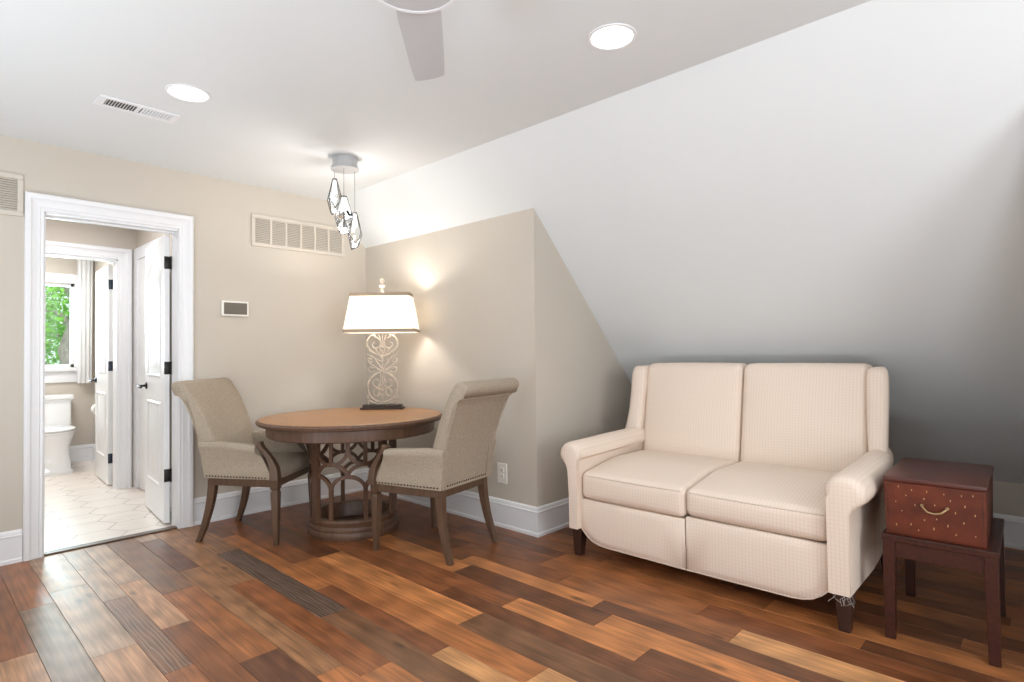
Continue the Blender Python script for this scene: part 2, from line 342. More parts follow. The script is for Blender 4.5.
# floor: planks laid along Y; the rows in view follow the photograph
P_ = {'o': (172, 108, 62), 'O': (194, 126, 74), 't': (204, 148, 98), 'T': (180, 134, 98), 'm': (154, 96, 56), 'r': (143, 86, 50), 'R': (130, 77, 46),
      'd': (114, 69, 42), 'D': (105, 65, 43), 'k': (84, 62, 49), 'g': (147, 103, 69), 'G': (122, 84, 57), 'l': (166, 134, 108), 'b': (134, 82, 48), 's': (138, 113, 93)}
rows = [
    (.23, .39, [(4.46, 'b'), (3.04, 'T'), (1.9, 'm')]),
    (.39, .525, [(4.46, 'm'), (3.58, 's'), (2.1, 'b')]),
    (.525, .685, [(4.46, 'l'), (3.74, 'l'), (2.805, 'T'), (1.6, 'm')]),
    (.685, .79, [(4.46, 'l'), (4.0, 'l'), (3.40, 'G'), (2.457, 'm'), (1.4, 'b')]),
    (.79, .91, [(4.46, 'l'), (3.595, 'T'), (2.87, 'b'), (1.6, 'm')]),
    (.91, 1.065, [(4.46, 'G'), (3.28, 'm'), (2.33, 'D'), (1.1, 'o')]),
    (1.065, 1.177, [(4.46, 'l'), (4.3, 'D'), (3.56, 'g'), (2.02, 'o'), (1.0, 'm')]),
    (1.177, 1.315, [(4.46, 'g'), (3.14, 'r'), (1.9, 'o'), (.8, 'd')]),
    (1.315, 1.45, [(4.46, 'g'), (3.70, 'k'), (2.453, 'G'), (1.2, 'm')]),
    (1.45, 1.546, [(4.46, 'b'), (4.0, 'o'), (2.753, 'R'), (1.823, 't'), (.9, 'm')]),
    (1.546, 1.687, [(4.46, 'r'), (3.2, 'o'), (1.42, 't'), (.6, 'b')]),
    (1.687, 1.845, [(4.46, 'd'), (3.18, 'O'), (1.937, 'G'), (.7, 'o')]),
    (1.845, 1.945, [(4.46, 'r'), (3.3, 'r'), (2.267, 'd'), (.9, 'm')]),
    (1.945, 2.075, [(4.46, 'b'), (3.3, 'r'), (1.92, 'O'), (1.205, 'd'), (.2, 'm')]),
    (2.075, 2.222, [(4.46, 'R'), (3.4, 'O'), (2.416, 'd'), (1.487, 'O'), (.5, 'o')]),
    (2.222, 2.325, [(4.46, 'd'), (3.3, 'b'), (2.52, 'O'), (1.60, 'd'), (.4, 'D')]),
    (2.325, 2.47, [(4.46, 'b'), (3.6, 'd'), (2.7, 'b'), (1.9, 'm'), (.998, 't'), (.15, 'm')]),
    (2.47, 2.615, [(4.46, 'd'), (2.9, 'b'), (2.14, 'm'), (1.203, 'R'), (.1, 'd')]),
    (2.615, 2.72, [(4.46, 'b'), (3.0, 'd'), (2.13, 'm'), (.59, 'd'), (-.4, 'm')]),
    (2.72, 2.865, [(4.46, 'b'), (3.0, 'b'), (1.9, 'm'), (1.0, 'o'), (-.6, 'm')]),
    (2.865, 2.99, [(4.46, 'b'), (2.4, 'm'), (1.2, 'd'), (.30, 'm'), (-.8, 'd')]),
]
x = 2.99
while x < XK+.02:
    w = random.choice((.1, .13, .15)); rows.append((x, min(x+w, XK+.03), [(4.46 - random.random()*.0, random.choice('bdm'))] + [(y, random.choice('bdmRo')) for y in sorted([random.uniform(-2.6, 4) for _ in range(5)], reverse=True)])); x += w
x = .23
while x > X0:
    w = random.choice((.1, .13, .15)); rows.append((max(x-w, X0), x, [(4.46, random.choice('bmod'))] + [(y, random.choice('bdmRotG')) for y in sorted([random.uniform(-2.6, 4) for _ in range(5)], reverse=True)])); x -= w
def planks():
    bm = bmesh.new(); lay = bm.loops.layers.float_color.new('tone')
    g, e, dz = .0004, .0012, .0014
    for x0, x1, js in rows:
        for i, (y1, code) in enumerate(js):
            y0 = js[i+1][0] if i+1 < len(js) else Y0
            if y0 >= y1: continue
            c = srgb(*P_[code]); sd = random.random()
            o = [(x0+g, y0+g), (x1-g, y0+g), (x1-g, y1-g), (x0+g, y1-g)]; q = [(x0+g+e, y0+g+e), (x1-g-e, y0+g+e), (x1-g-e, y1-g-e), (x0+g+e, y1-g-e)]
            vo = [bm.verts.new((a, b, -dz)) for a, b in o]; vi = [bm.verts.new((a, b, 0)) for a, b in q]
            fs = [bm.faces.new(vi)] + [bm.faces.new((vo[k], vo[(k+1) % 4], vi[(k+1) % 4], vi[k])) for k in range(4)]
            for f in fs:
                f.material_index = 2 if (code == 'k' or (code == 'G' and x0 < .7)) else 0
                for l in f.loops: l[lay] = (c[0], c[1], c[2], sd)
    v = [bm.verts.new(p) for p in ((X0, Y0, -.002), (XK+.03, Y0, -.002), (XK+.03, 4.47, -.002), (X0, 4.47, -.002))]
    f = bm.faces.new(v); f.material_index = 1
    w = [bm.verts.new(p) for p in ((X0, Y0, -.06), (XK+.03, Y0, -.06), (XK+.03, 4.47, -.06), (X0, 4.47, -.06))]
    for fc in (w[::-1], *[(v[k], w[k], w[(k+1) % 4], v[(k+1) % 4]) for k in range(4)]):
        bm.faces.new(fc).material_index = 1
    me = bpy.data.meshes.new('floor'); bm.to_mesh(me); bm.free(); me.materials.append(M_plank); me.materials.append(M_seamdark); me.materials.append(M_ceruse)
    o = bpy.data.objects.new('floor', me); COL.objects.link(o); o['kind'] = 'structure'
planks()

# ceilings
mb = MB(); mb.box((X0-.1, Y0-.1, ZC), (XCR, YBW+.2, ZC+.1)); struct('ceiling', mb, M_ceil)
mb = MB(); mb.prism([(XCR, ZC), (XK+.15, zs(XK+.15)), (XK+.15, zs(XK+.15)+.15), (XCR, ZC+.15)], lambda a, b, t: (a, t, b), Y0-.1, 4.57); struct('ceiling.001', mb, M_ceil)

# main walls
DX0, DX1, DZ = .592, 1.336, 2.082
mb = MB()
mb.box((X0-.1, YA, -.05), (DX0, YA+.12, ZC)); mb.box((DX1, YA, -.05), (XB+.02, YA+.12, ZC)); mb.box((DX0, YA, DZ), (DX1, YA+.12, ZC))
struct('wall_left', mb, M_wall)
mb = MB(); mb.prism([(XB, -.05), (XB+.1, -.05), (XB+.1, zs(XB+.1)+.02), (XB, zs(XB)+.02)], lambda a, b, t: (a, t, b), YC+.1, YA); struct('wall_end', mb, M_wall)
mb = MB(); mb.prism([(XB, -.05), (XK, -.05), (XK, zs(XK)+.02), (XB, zs(XB)+.02)], lambda a, b, t: (a, t, b), YC, YC+.1); struct('wall_recess', mb, M_wall)
mb = MB(); mb.box((XK, -.1, -.05), (XK+.1, YC+.1, ZK)); struct('wall_knee', mb, M_wall)
mb = MB(); mb.prism([(XB, -.05), (XK, -.05), (XK, zs(XK)+.02), (XB, zs(XB)+.02)], lambda a, b, t: (a, t, b), -.1, 0.0); struct('wall_recess.001', mb, M_wall)
mb = MB(); mb.prism([(XB, -.05), (XB+.1, -.05), (XB+.1, zs(XB+.1)+.02), (XB, zs(XB)+.02)], lambda a, b, t: (a, t, b), Y0, -.1); struct('wall_end.001', mb, M_wall)
# rear wall with a window, side wall with a window added for fill (behind the camera)
mb = MB(); wx0, wx1, wz0, wz1 = -.35, 1.45, .82, 2.18
mb.box((X0-.1, Y0-.12, -.05), (wx0, Y0, ZC)); mb.box((wx1, Y0-.12, -.05), (XB+.1, Y0, ZC)); mb.box((wx0, Y0-.12, -.05), (wx1, Y0, wz0)); mb.box((wx0, Y0-.12, wz1), (wx1, Y0, ZC))
struct('wall_rear', mb, M_wall)
mb = MB(); sy0, sy1 = 0., 1.8
mb.box((X0-.12, Y0, -.05), (X0, sy0, ZC)); mb.box((X0-.12, sy1, -.05), (X0, YA, ZC)); mb.box((X0-.12, sy0, -.05), (X0, sy1, wz0)); mb.box((X0-.12, sy0, wz1), (X0, sy1, ZC))
struct('wall_side', mb, M_wall)
mb = MB()
for a, b in ((wx0-.1, wx0), (wx1, wx1+.1)): mb.box((a, Y0, wz0-.1), (b, Y0+.02, wz1+.1))
mb.box((wx0, Y0, wz0-.1), (wx1, Y0+.02, wz0)); mb.box((wx0, Y0, wz1), (wx1, Y0+.02, wz1+.1))
struct('window_2', mb, M_trim)
mb = MB()
for a, b in ((sy0-.1, sy0), (sy1, sy1+.1)): mb.box((X0, a, wz0-.1), (X0+.02, b, wz1+.1))
mb.box((X0, sy0, wz0-.1), (X0+.02, sy1, wz0)); mb.box((X0, sy0, wz1), (X0+.02, sy1, wz1+.1))
struct('window_added', mb, M_trim)  # trim of the unseen side window, added for fill light

# baseboards: profile (offset from wall, z)
BP = [(0, 0), (.020, 0), (.020, .018), (.014, .026), (.014, .148), (.017, .152), (.017, .158), (.012, .163), (.012, .170), (.009, .181), (.004, .187), (0, .188)]
def base(name, p0, p1, nrm, m0=0, m1=0, zoff=0):
    """board from p0 to p1 along a wall with inward normal nrm; m0/m1 mitre the ends outward"""
    p0, p1, nrm = Vector((*p0, 0)), Vector((*p1, 0)), Vector((*nrm, 0)); t = (p1-p0).normalized(); mb = MB()
    mb.loft([[p0+nrm*o - t*o*m0 + Vector((0, 0, z+zoff)) for o, z in BP], [p1+nrm*o + t*o*m1 + Vector((0, 0, z+zoff)) for o, z in BP]])
    struct(name, mb, M_trim)
base('baseboard_left', (X0, YA), (.501, YA), (0, -1))
base('baseboard_left.001', (1.425, YA), (XB, YA), (0, -1))
base('baseboard_end', (XB, YA), (XB, YC), (-1, 0), 0, 1)
base('baseboard_recess', (XB, YC), (XK, YC), (0, -1), 1, 0)
base('baseboard_knee', (XK, YC), (XK, 0), (-1, 0))
base('baseboard_recess.001', (XK, 0), (XB, 0), (0, 1), 0, 1)
base('baseboard_end.001', (XB, 0), (XB, Y0), (-1, 0), 1, 0)

# casings
CP = [(0, 0), (0, .012), (.006, .016), (.014, .014), (.020, .014), (.026, .018), (.062, .018), (.070, .022), (.074, .026), (.082, .028), (.098, .028), (.106, .022), (.107, 0)]  # (distance outward from opening, thickness)
def casing(mb, x0, x1, z1, y, sgn=-1, k=1.0):
    CPk = [(o*k, t) for o, t in CP]
    for side in (-1, 1):
        xe = x0 if side < 0 else x1
        mb.loft([[(xe+side*o, y+sgn*t, 0.0) for o, t in CPk], [(xe+side*o, y+sgn*t, z1+o*(.105/.107/k)) for o, t in CPk]])
    mb.loft([[(x0-o, y+sgn*t, z1+o*(.105/.107/k)) for o, t in CPk], [(x1+o, y+sgn*t, z1+o*(.105/.107/k)) for o, t in CPk]])
mb = MB(); casing(mb, DX0+.004, DX1-.004, DZ, YA, -1, .87)
# jambs and stop
mb.box((DX0, YA-.004, 0), (DX0+.010, YA+.125, DZ)); mb.box((DX1-.008, YA-.004, 0), (DX1, YA+.125, DZ)); mb.box((DX0, YA-.004, DZ-.012), (DX1, YA+.125, DZ))
mb.box((DX0+.010, YA+.06, 0), (DX0+.020, YA+.085, DZ-.012)); mb.box((DX0+.010, YA+.06, DZ-.022), (DX1-.008, YA+.085, DZ-.012))
struct('trim_1', mb, M_trim, 30)
mb = MB(); mb.box((DX0+.010, YA-.004, 0.0), (DX1-.008, YA+.06, .010), .004); struct('trim_2', mb, M_thresh)

# ------------------------------------------------------------------ hall and bathroom beyond the door
mb = MB(); mb.box((-.6, YA+.12, -.06), (XHR+.1, YBW, -.006)); mb.mi = 1
hs, n = .17, 0
for i in range(-6, 14):
    for j in range(-2, 24):
        cx = .91 + i*hs*1.5; cy = 5.838 - 4.4*0 + (j-6)*hs*math.sqrt(3) + (hs*math.sqrt(3)/2 if i % 2 else 0)
        if -.5 < cx < 1.7 and 4.4 < cy < 8.4:
            rr = hs-.0022
            pts = [(cx+rr*math.cos(k*PI/3), cy+rr*math.sin(k*PI/3)) for k in range(6)]
            pts = [(min(max(a, -.6), XHR+.08), min(max(b, YA+.062), YBW)) for a, b in pts]
            vs = [mb.bm.verts.new((a, b, 0.0)) for a, b in pts]
            try: f = mb.bm.faces.new(vs); f.material_index = 1
            except ValueError: pass
struct('floor.001', mb, [M_grout, M_tile])
HX0, HX1 = .65, 1.36
mb = MB(); mb.box((-.6, YH, -.05), (HX0, YH+.12, ZC)); mb.box((HX1, YH, -.05), (XHR+.1, YH+.12, ZC)); mb.box((HX0, YH, DZ), (HX1, YH+.12, ZC)); struct('wall_hall', mb, M_wall)
mb = MB(); mb.box((XHR, YA+.12, -.05), (XHR+.1, YH, ZC)); struct('wall_right', mb, M_wall)
mb = MB(); mb.box((-.7, YA+.12, -.05), (-.6, YBW+.1, ZC)); struct('wall_right.001', mb, M_wall)
XBR = 1.56
mb = MB(); mb.box((XBR, YH+.12, -.05), (XBR+.1, YBW+.1, ZC)); struct('wall_right.002', mb, M_wall)
BX0, BX1, BZ0, BZ1 = .72, 1.372, 1.085, 2.045
mb = MB(); mb.box((-.7, YBW, -.05), (BX0, YBW+.12, ZC)); mb.box((BX1, YBW, -.05), (XBR+.1, YBW+.12, ZC)); mb.box((BX0, YBW, -.05), (BX1, YBW+.12, BZ0)); mb.box((BX0, YBW, BZ1), (BX1, YBW+.12, ZC)); struct('wall_bathroom', mb, M_wall)
mb = MB(); casing(mb, HX0+.004, HX1-.004, DZ, YH)
mb.box((HX0, YH-.004, 0), (HX0+.016, YH+.125, DZ)); mb.box((HX1-.014, YH-.004, 0), (HX1, YH+.125, DZ)); mb.box((HX0, YH-.004, DZ-.012), (HX1, YH+.125, DZ))
struct('trim_3', mb, M_trim, 30)
# closet doorway on the hall's right wall, next to the corner
mb = MB()
mb.box((XHR-.022, YH-.115, 0), (XHR, YH-.002, 2.19), .004); mb.box((XHR-.022, 5.25, 2.085), (XHR, YH-.115, 2.19), .004); mb.box((XHR-.022, 5.25, 0), (XHR, 5.36, 2.085), .004)
struct('trim_4', mb, M_trim)
mb = MB(); mb.box((XHR-.008, 5.36, .01), (XHR-.0005, YH-.115, 2.085)); mb.box((XHR-.014, 5.47, .3), (XHR-.008, 5.96, .95), .004); mb.box((XHR-.014, 5.47, 1.1), (XHR-.008, 5.96, 1.95), .004); struct('door_3', mb, M_door)
base('baseboard_right', (XHR, YA+.12), (XHR, 5.25), (-1, 0))
base('baseboard_bathroom', (-.6, YBW), (XBR, YBW), (0, -1))
base('baseboard_right.001', (XBR, YBW), (XBR, YH+.12), (-1, 0))

# bathroom window
mb = MB(); casing(mb, BX0, BX1, BZ1, YBW)
for v in mb.bm.verts:
    if v.co.z < 1: v.co.z = BZ0-.0
mb.box((BX0-.13, YBW-.05, BZ0-.045), (BX1+.11, YBW, BZ0), .006); mb.box((BX0-.09, YBW-.02, BZ0-.17), (BX1+.09, YBW, BZ0-.045), .004)
w1 = struct('window_1', mb, M_trim, 30)
mb = MB()
for a, b in ((BX0, BX0+.03), (BX1-.03, BX1)): mb.box((a, YBW+.02, BZ0), (b, YBW+.06, BZ1))
for a, b in ((BZ0, BZ0+.035), (BZ1-.035, BZ1)): mb.box((BX0, YBW+.02, a), (BX1, YBW+.06, b))
struct('window_frame', mb, M_trim, parent=w1)
mb = MB(); mb.box((BX0+.03, YBW+.035, BZ0+.03), (BX1-.03, YBW+.04, BZ1-.03)); struct('window_pane', mb, M_glass, parent=w1)

# panel doors
def door(name, hinge, ang, w, lever_z=.965):
    """leaf swings from the hinge point along local +y, visible face at local x=0 looking to -x"""
    L = bpy.data.objects.new(name, None); COL.objects.link(L); L.location = (*hinge, 0); L.rotation_euler = (0, 0, -ang); L['kind'] = 'structure'
    T, Ht = .035, 2.062
    mb = MB()
    mb.box((0, 0, .012), (T, w, Ht), .0015)
    me = mb.build('leaf', M_door, L, kind='structure')
    mb = MB()
    for x, sg in ((0, -1), (T, 1)):
        for z0, z1, arch in ((.245, .86, 0), (1.04, 1.84, .09)):
            y0, y1 = .115, w-.115
            # raised field with sloping border, arched top on the upper panel
            def outline(d):
                pts = [(y0+d, z0+d), (y1-d, z0+d)]
                if arch:
                    for k in range(11):
                        u = k/10; pts.append((y1-d+(y0-y1+2*d)*u, z1-d+arch*math.sin(PI*u)))
                else: pts += [(y1-d, z1-d), (y0+d, z1-d)]
                return pts
            r = [[(x+sg*h, a, b) for a, b in outline(d)] for d, h in ((0, .0), (.008, .007), (.018, .007), (.026, .001), (.05, .001), (.075, .006))]
            mb.loft(r)
    mb.build('panel', M_door, L, 20, kind='structure')
    return L
def lever(L, w, z, mtl):
    mb = MB()
    for sg, x in ((-1, 0), (1, .035)):
        M = [(x+sg*t, w-.065+r*math.cos(2*PI*k/20), z+r*math.sin(2*PI*k/20)) for t, r in ((0, .026), (.008, .026), (.012, .02)) for k in range(20)]
        mb.loft([M[0:20], M[20:40], M[40:60]])
        mb.tube([(x+sg*.01, w-.065, z), (x+sg*.05, w-.065, z), (x+sg*.058, w-.075, z-.001), (x+sg*.06, w-.12, z-.006), (x+sg*.055, w-.165, z-.008)], [.009, .009, .01, .009, .007], 10)
    mb.build('lever_handle', mtl, L, 40, kind='structure')
def hinges(L, zs_, mtl):
    for z in zs_:
        mb = MB(); mb.box((0.0, -.004, z-.045), (.042, .0, z+.045), .0015); mb.tube([(.043, -.008, z-.048), (.043, -.008, z+.048)], .006, 10)
        mb.box((.041, -.032, z-.045), (.0435, -.004, z+.045))
        for dz in (-.03, .03): mb.ball((.019, -.004, z+dz), .005)
        mb.build('hinge', mtl, L, 40, kind='structure')
D1 = door('door_1', (1.288, 4.615), math.radians(5), .70)
lever(D1, .70, .965, M_black); hinges(D1, (.348, 1.111, 1.865), M_black)
D2 = door('door_2', (1.325, 6.40), math.radians(3), .70)
lever(D2, .70, .965, M_bluegrey); hinges(D2, (.255, 1.111, 1.873), M_bluegrey)

# curtain at the right of the bathroom window
mb = MB(); rings = []
for z in [0.9+i*(1.5/12) for i in range(13)]:
    k = 26; top = (z-.9)/1.5
    rings.append([(1.385+.145*u/k*(1-.06*(1-top)), YBW-.075+.009*math.sin(u/k*PI*7)*(1+.3*(1-top)), z) for u in range(k+1)] + [(1.385+.145*u/k*(1-.06*(1-top)), YBW-.072+.009*math.sin(u/k*PI*7)*(1+.3*(1-top)), z) for u in range(k, -1, -1)])
mb.loft(rings)
tag(mb.build('curtain', M_curtain, None, 60), 'white curtain panel hanging at the right side of the bathroom window', 'curtain')
mb = MB(); mb.tube([(.45, YBW-.075, 2.405), (1.553, YBW-.075, 2.405)], .009, 12); mb.tube([(1.5, YBW-.075, 2.405), (1.5, YBW, 2.405)], .006, 8); mb.tube([(.6, YBW-.075, 2.405), (.6, YBW, 2.405)], .006, 8)
tag(mb.build('curtain_rod', M_steel, None, 40), 'thin metal curtain rod above the bathroom window', 'curtain rod')

# toilet
def ell(cx, cy, rx, ry_f, ry_b, z, n=28, p=2.3):
    out = []
    for k in range(n):
        t = 2*PI*k/n; c, s = math.cos(t), math.sin(t)
        a = math.copysign(abs(c)**(2/p), c); b = math.copysign(abs(s)**(2/p), s)
        out.append((cx+rx*a, cy+(ry_b if b > 0 else ry_f)*b, z))
    return out
TX = 1.085
t = thing('toilet', 'white two-piece toilet under the bathroom window', 'toilet', (TX, 7.70, 0))
mb = MB(); mb.loft([ell(0, -.06, .165, .26, .40, z, p=3.2) if False else ell(0, o, rx, f, b, z, p=p) for z, rx, f, b, o, p in
    ((0, .175, .27, .42, -.03, 4.5), (.03, .175, .27, .42, -.03, 4.5), (.045, .155, .25, .40, -.03, 4.5), (.20, .14, .235, .39, -.03, 4), (.27, .145, .25, .39, -.03, 3.2), (.34, .175, .29, .39, -.02, 2.6), (.385, .195, .32, .39, -.01, 2.3), (.41, .198, .325, .39, -.01, 2.3))])
mb.build('bowl', M_porc, t, 50)
mb = MB(); mb.loft([ell(0, -.01, .20, .335, .22, .412), ell(0, -.01, .205, .34, .22, .42), ell(0, -.01, .205, .34, .22, .432), ell(0, -.01, .198, .33, .215, .437)]); mb.build('seat', M_porc, t, 50)
mb = MB(); mb.loft([ell(0, -.01, .2, .335, .22, .440), ell(0, -.01, .206, .342, .222, .446), ell(0, -.01, .206, .342, .222, .458), ell(0, -.01, .18, .31, .2, .468)]); mb.build('lid', M_porc, t, 50)
mb = MB(); mb.cushion((0, .36, .565), (.45, .19, .33), .02, n=4); mb.build('tank', M_porc, t, 50)
mb = MB(); mb.box((-.235, .255, .715), (.235, .465, .735), .006); mb.box((-.245, .245, .735), (.245, .47, .785), .012); mb.build('tank_lid', M_porc, t)
# toilet paper
t = thing('toilet_paper_holder', 'white toilet paper roll on the bathroom wall behind the open door', 'toilet paper', (XBR, 7.60, .63))
mb = MB(); mb.tube([(-.07, -.06, 0), (-.07, .06, 0)], .062, 24); mb.build('paper_roll', M_ceramicwire, t, 40)
mb = MB(); mb.tube([(-.07, -.075, 0), (-.07, .075, 0)], .008, 10); mb.tube([(-.07, .072, 0), (0, .072, 0)], .008, 10); mb.tube([(-.07, -.072, 0), (0, -.072, 0)], .008, 10); mb.build('holder', M_steel, t, 40)

# ------------------------------------------------------------------ outdoors
mb = MB(); mb.box((-25, 9, -3.2), (30, 45, -3.0)); g = struct('ground', mb, M_grass)
def tree(loc, hgt, seed, label):
    rnd = random.Random(seed); t = thing('garden_tree', label, 'tree', (loc[0], loc[1], -3))
    mb = MB(); mb.tube([(rnd.uniform(-.05, .05)*i, rnd.uniform(-.05, .05)*i, hgt*i/6) for i in range(7)], [.17-.02*i for i in range(7)], 12)
    tips = []
    for k in range(16):
        z = hgt*(.3+.65*k/16); a = rnd.uniform(0, 2*PI); l = rnd.uniform(.9, 1.9)
        p = [(0, 0, z), (l*.5*math.cos(a), l*.5*math.sin(a), z+.35*l), (l*math.cos(a+.3), l*math.sin(a+.3), z+.55*l)]
        mb.tube(p, [.06, .04, .016], 7); tips += [Vector(p[1]), Vector(p[2]), Vector(p[1]).lerp(Vector(p[2]), .5)]
    mb.build('trunk', M_bark, t, 40)
    mb = MB()
    for k in range(8500):
        c = rnd.choice(tips)+Vector((rnd.gauss(0, .42), rnd.gauss(0, .42), rnd.gauss(0, .4)))
        s = rnd.uniform(.03, .065); u = Vector((rnd.gauss(0, 1), rnd.gauss(0, 1), rnd.gauss(0, .7))).normalized(); v = u.cross(Vector((rnd.gauss(0, 1), rnd.gauss(0, 1), rnd.gauss(0, 1)))).normalized()
        q = [mb.bm.verts.new(c+u*a*s+v*b*s) for a, b in ((-1, 0), (-.2, .5), (1, 0), (-.2, -.5))]; mb.bm.faces.new(q)
    mb.build('foliage', M_leaf, t)
tree((1.95, 11.6), 6.5, 1, 'pale-barked tree whose trunk shows in the bathroom window')
tree((4.0, 16.4), 8.0, 2, 'leafy green tree behind the right edge of the bathroom window')
tree((2.6, 21.5), 8.5, 3, 'leafy green tree furthest back through the bathroom window')

# ------------------------------------------------------------------ vents, thermostat, outlet
def wall_grille(x0, x1, z0, z1, label, nsec):
    t = thing('wall_vent', label, 'air vent', ((x0+x1)/2, YA, z0)); w = (x1-x0)/2; h = z1-z0
    fw = .028
    mb = MB(); mb.box((-w, -.014, 0), (w, -.0005, fw), .003); mb.box((-w, -.014, h-fw), (w, -.0005, h), .003); mb.box((-w, -.014, fw), (-w+fw, -.0005, h-fw), .003); mb.box((w-fw, -.014, fw), (w, -.0005, h-fw), .003)
    iw = (2*w-2*fw)/nsec
    for k in range(1, nsec): mb.box((-w+fw+iw*k-.008, -.013, fw), (-w+fw+iw*k+.008, -.001, h-fw), .001)
    mb.build('frame', M_vent, t)
    mb = MB(); mb.box((-w+fw, -.004, fw), (w-fw, -.0005, h-fw)); mb.build('backing', M_ventdark, t)
    mb = MB(); n = 14
    for k in range(n):
        z = fw+(h-2*fw)*(k+.5)/n
        mb.prism([(-.004, z+.0055), (-.0045, z+.0068), (-.0115, z-.0042), (-.011, z-.0055)], lambda a, b, tt: (tt, a, b), -w+fw, w-fw)
    mb.build('louvers', M_vent, t)
wall_grille(1.835, 2.628, 2.034, 2.282, 'long beige return air grille high on the wall right of the doorway', 6)
wall_grille(-.30, .497, 2.034, 2.282, 'beige return air grille at the left edge beside the door casing', 6)
t = thing('ceiling_vent', 'white rectangular air register on the ceiling near the left recessed light', 'air vent', (.853, 3.49, ZC))
mb = MB(); w, d = .183, .072
mb.box((-w, -d, -.008), (w, -d+.026, -.0003), .002); mb.box((-w, d-.026, -.008), (w, d, -.0003), .002); mb.box((-w, -d+.026, -.008), (-w+.036, d-.026, -.0003), .002); mb.box((w-.03, -d+.026, -.008), (w, d-.026, -.0003), .002); mb.box((-.012, -d+.026, -.008), (.006, d-.026, -.0003), .001)
mb.build('frame', M_trim, t)
mb = MB(); mb.box((-w+.036, -d+.026, -.002), (w-.03, d-.026, -.0003)); mb.build('backing', M_dark, t)
mb = MB()
for s_, (a, b, sl) in enumerate(((-w+.04, -.014, -1), (.008, w-.034, 1))):
    for k in range(10):
        xx = a+(b-a)*(k+.5)/10
        mb.prism([(xx-.001, -.0008), (xx+.001, -.0008), (xx+.001+sl*.007, -.008), (xx-.001+sl*.007, -.008)], lambda p, q, tt: (p, tt, q), -d+.026, d-.026)
mb.build('louvers', M_trim, t)
t = thing('thermostat', 'small wall thermostat with dark grey screen beside the doorway', 'thermostat', (1.712, YA, 1.487))
mb = MB(); mb.box((-.097, -.022, 0), (.097, -.0005, .114), .006); mb.build('case', M_plate, t)
mb = MB(); mb.box((-.083, -.0235, .014), (.083, -.021, .10), .002); mb.build('screen', M_screen, t)
t = thing('wall_outlet', 'white double electrical outlet low on the wall behind the right armchair', 'outlet', (XB, 2.778, .297))
mb = MB(); mb.box((-.008, -.045, 0), (-.0005, .045, .138), .003); mb.build('cover_plate', M_plate, t)
for z in (.035, .077):
    mb = MB(); mb.box((-.011, -.018, z), (-.007, .018, z+.030), .003); mb.build('receptacle', M_plate, t)
for z in (.035, .077):
    mb = MB(); mb.box((-.0116, -.009, z+.013), (-.0108, -.006, z+.022)); mb.box((-.0116, .006, z+.013), (-.0108, .009, z+.022)); mb.box((-.0116, -.002, z+.004), (-.0108, .002, z+.008))
    mb.build('slots', M_slot, t)

# ------------------------------------------------------------------ recessed lights, fan, pendant
def downlight(x, y, label):
    t = thing('recessed_light', label, 'ceiling light', (x, y, ZC), group='recessed ceiling lights')
    mb = MB(); mb.lathe([(.102, -.0004), (.101, -.004), (.094, -.006), (.086, -.004), (.084, -.0004)], 40, loop=True); mb.build('trim_ring', M_trim, t, 50)
    mb = MB(); mb.lathe([(.0855, -.001), (.0855, -.003), (.06, -.004)], 40); mb.build('lens', M_glow, t, 50)
    light('recessed_light_lamp', 'SPOT', (x, y, ZC-.03), 16, (1, .96, .9), target=(x, y, 0), spot=2.3, blend=.9, radius=.07)
downlight(.973, 3.105, 'round lit recessed light in the ceiling next to the air register')
downlight(2.022, 1.312, 'round lit recessed light in the ceiling right of the fan blade')

FX, FY, FZ = .916, 1.204, 2.15
t = thing('ceiling_fan', 'white ceiling fan with its hub at the top edge of the photo', 'ceiling fan', (FX, FY, FZ))
mb = MB(); mb.lathe([(.06, 0.0), (.118, .006), (.126, .016), (.13, .03), (.128, .06), (.11, .085), (.07, .10), (.05, .12)], 48); mb.build('hub', M_fan, t, 40)
mb = MB(); mb.lathe([(.112, .0035), (.122, .004), (.128, .012), (.122, .018), (.112, .012)], 48, loop=True); mb.build('ring', M_trim, t, 40)
mb = MB(); mb.tube([(0, 0, .11), (0, 0, .31)], .018, 16); mb.build('downrod', M_fan, t, 40)
mb = MB(); mb.lathe([(.03, .285), (.06, .295), (.075, .325), (.078, ZC-FZ-.0005)], 32); mb.build('canopy', M_fan, t, 40)
ba = math.atan2(1.624-FY, 1.309-FX)
for k in range(3):
    a = ba + k*2*PI/3; mb = MB(); rings = []
    for u, hw in ((.10, .062), (.2, .063), (.35, .060), (.48, .056), (.568, .052)):
        px, py = math.cos(a), math.sin(a); qx, qy = -py, px; tw = .22
        rings.append([(px*u+qx*s*hw, py*u+qy*s*hw, .035+dz-s*hw*math.sin(tw)) for s, dz in ((-1, 0), (-.6, -.004), (0, -.005), (.6, -.004), (1, 0), (.6, .005), (0, .006), (-.6, .005))])
    mb.loft(rings); mb.build('blade', M_fan, t, 50)

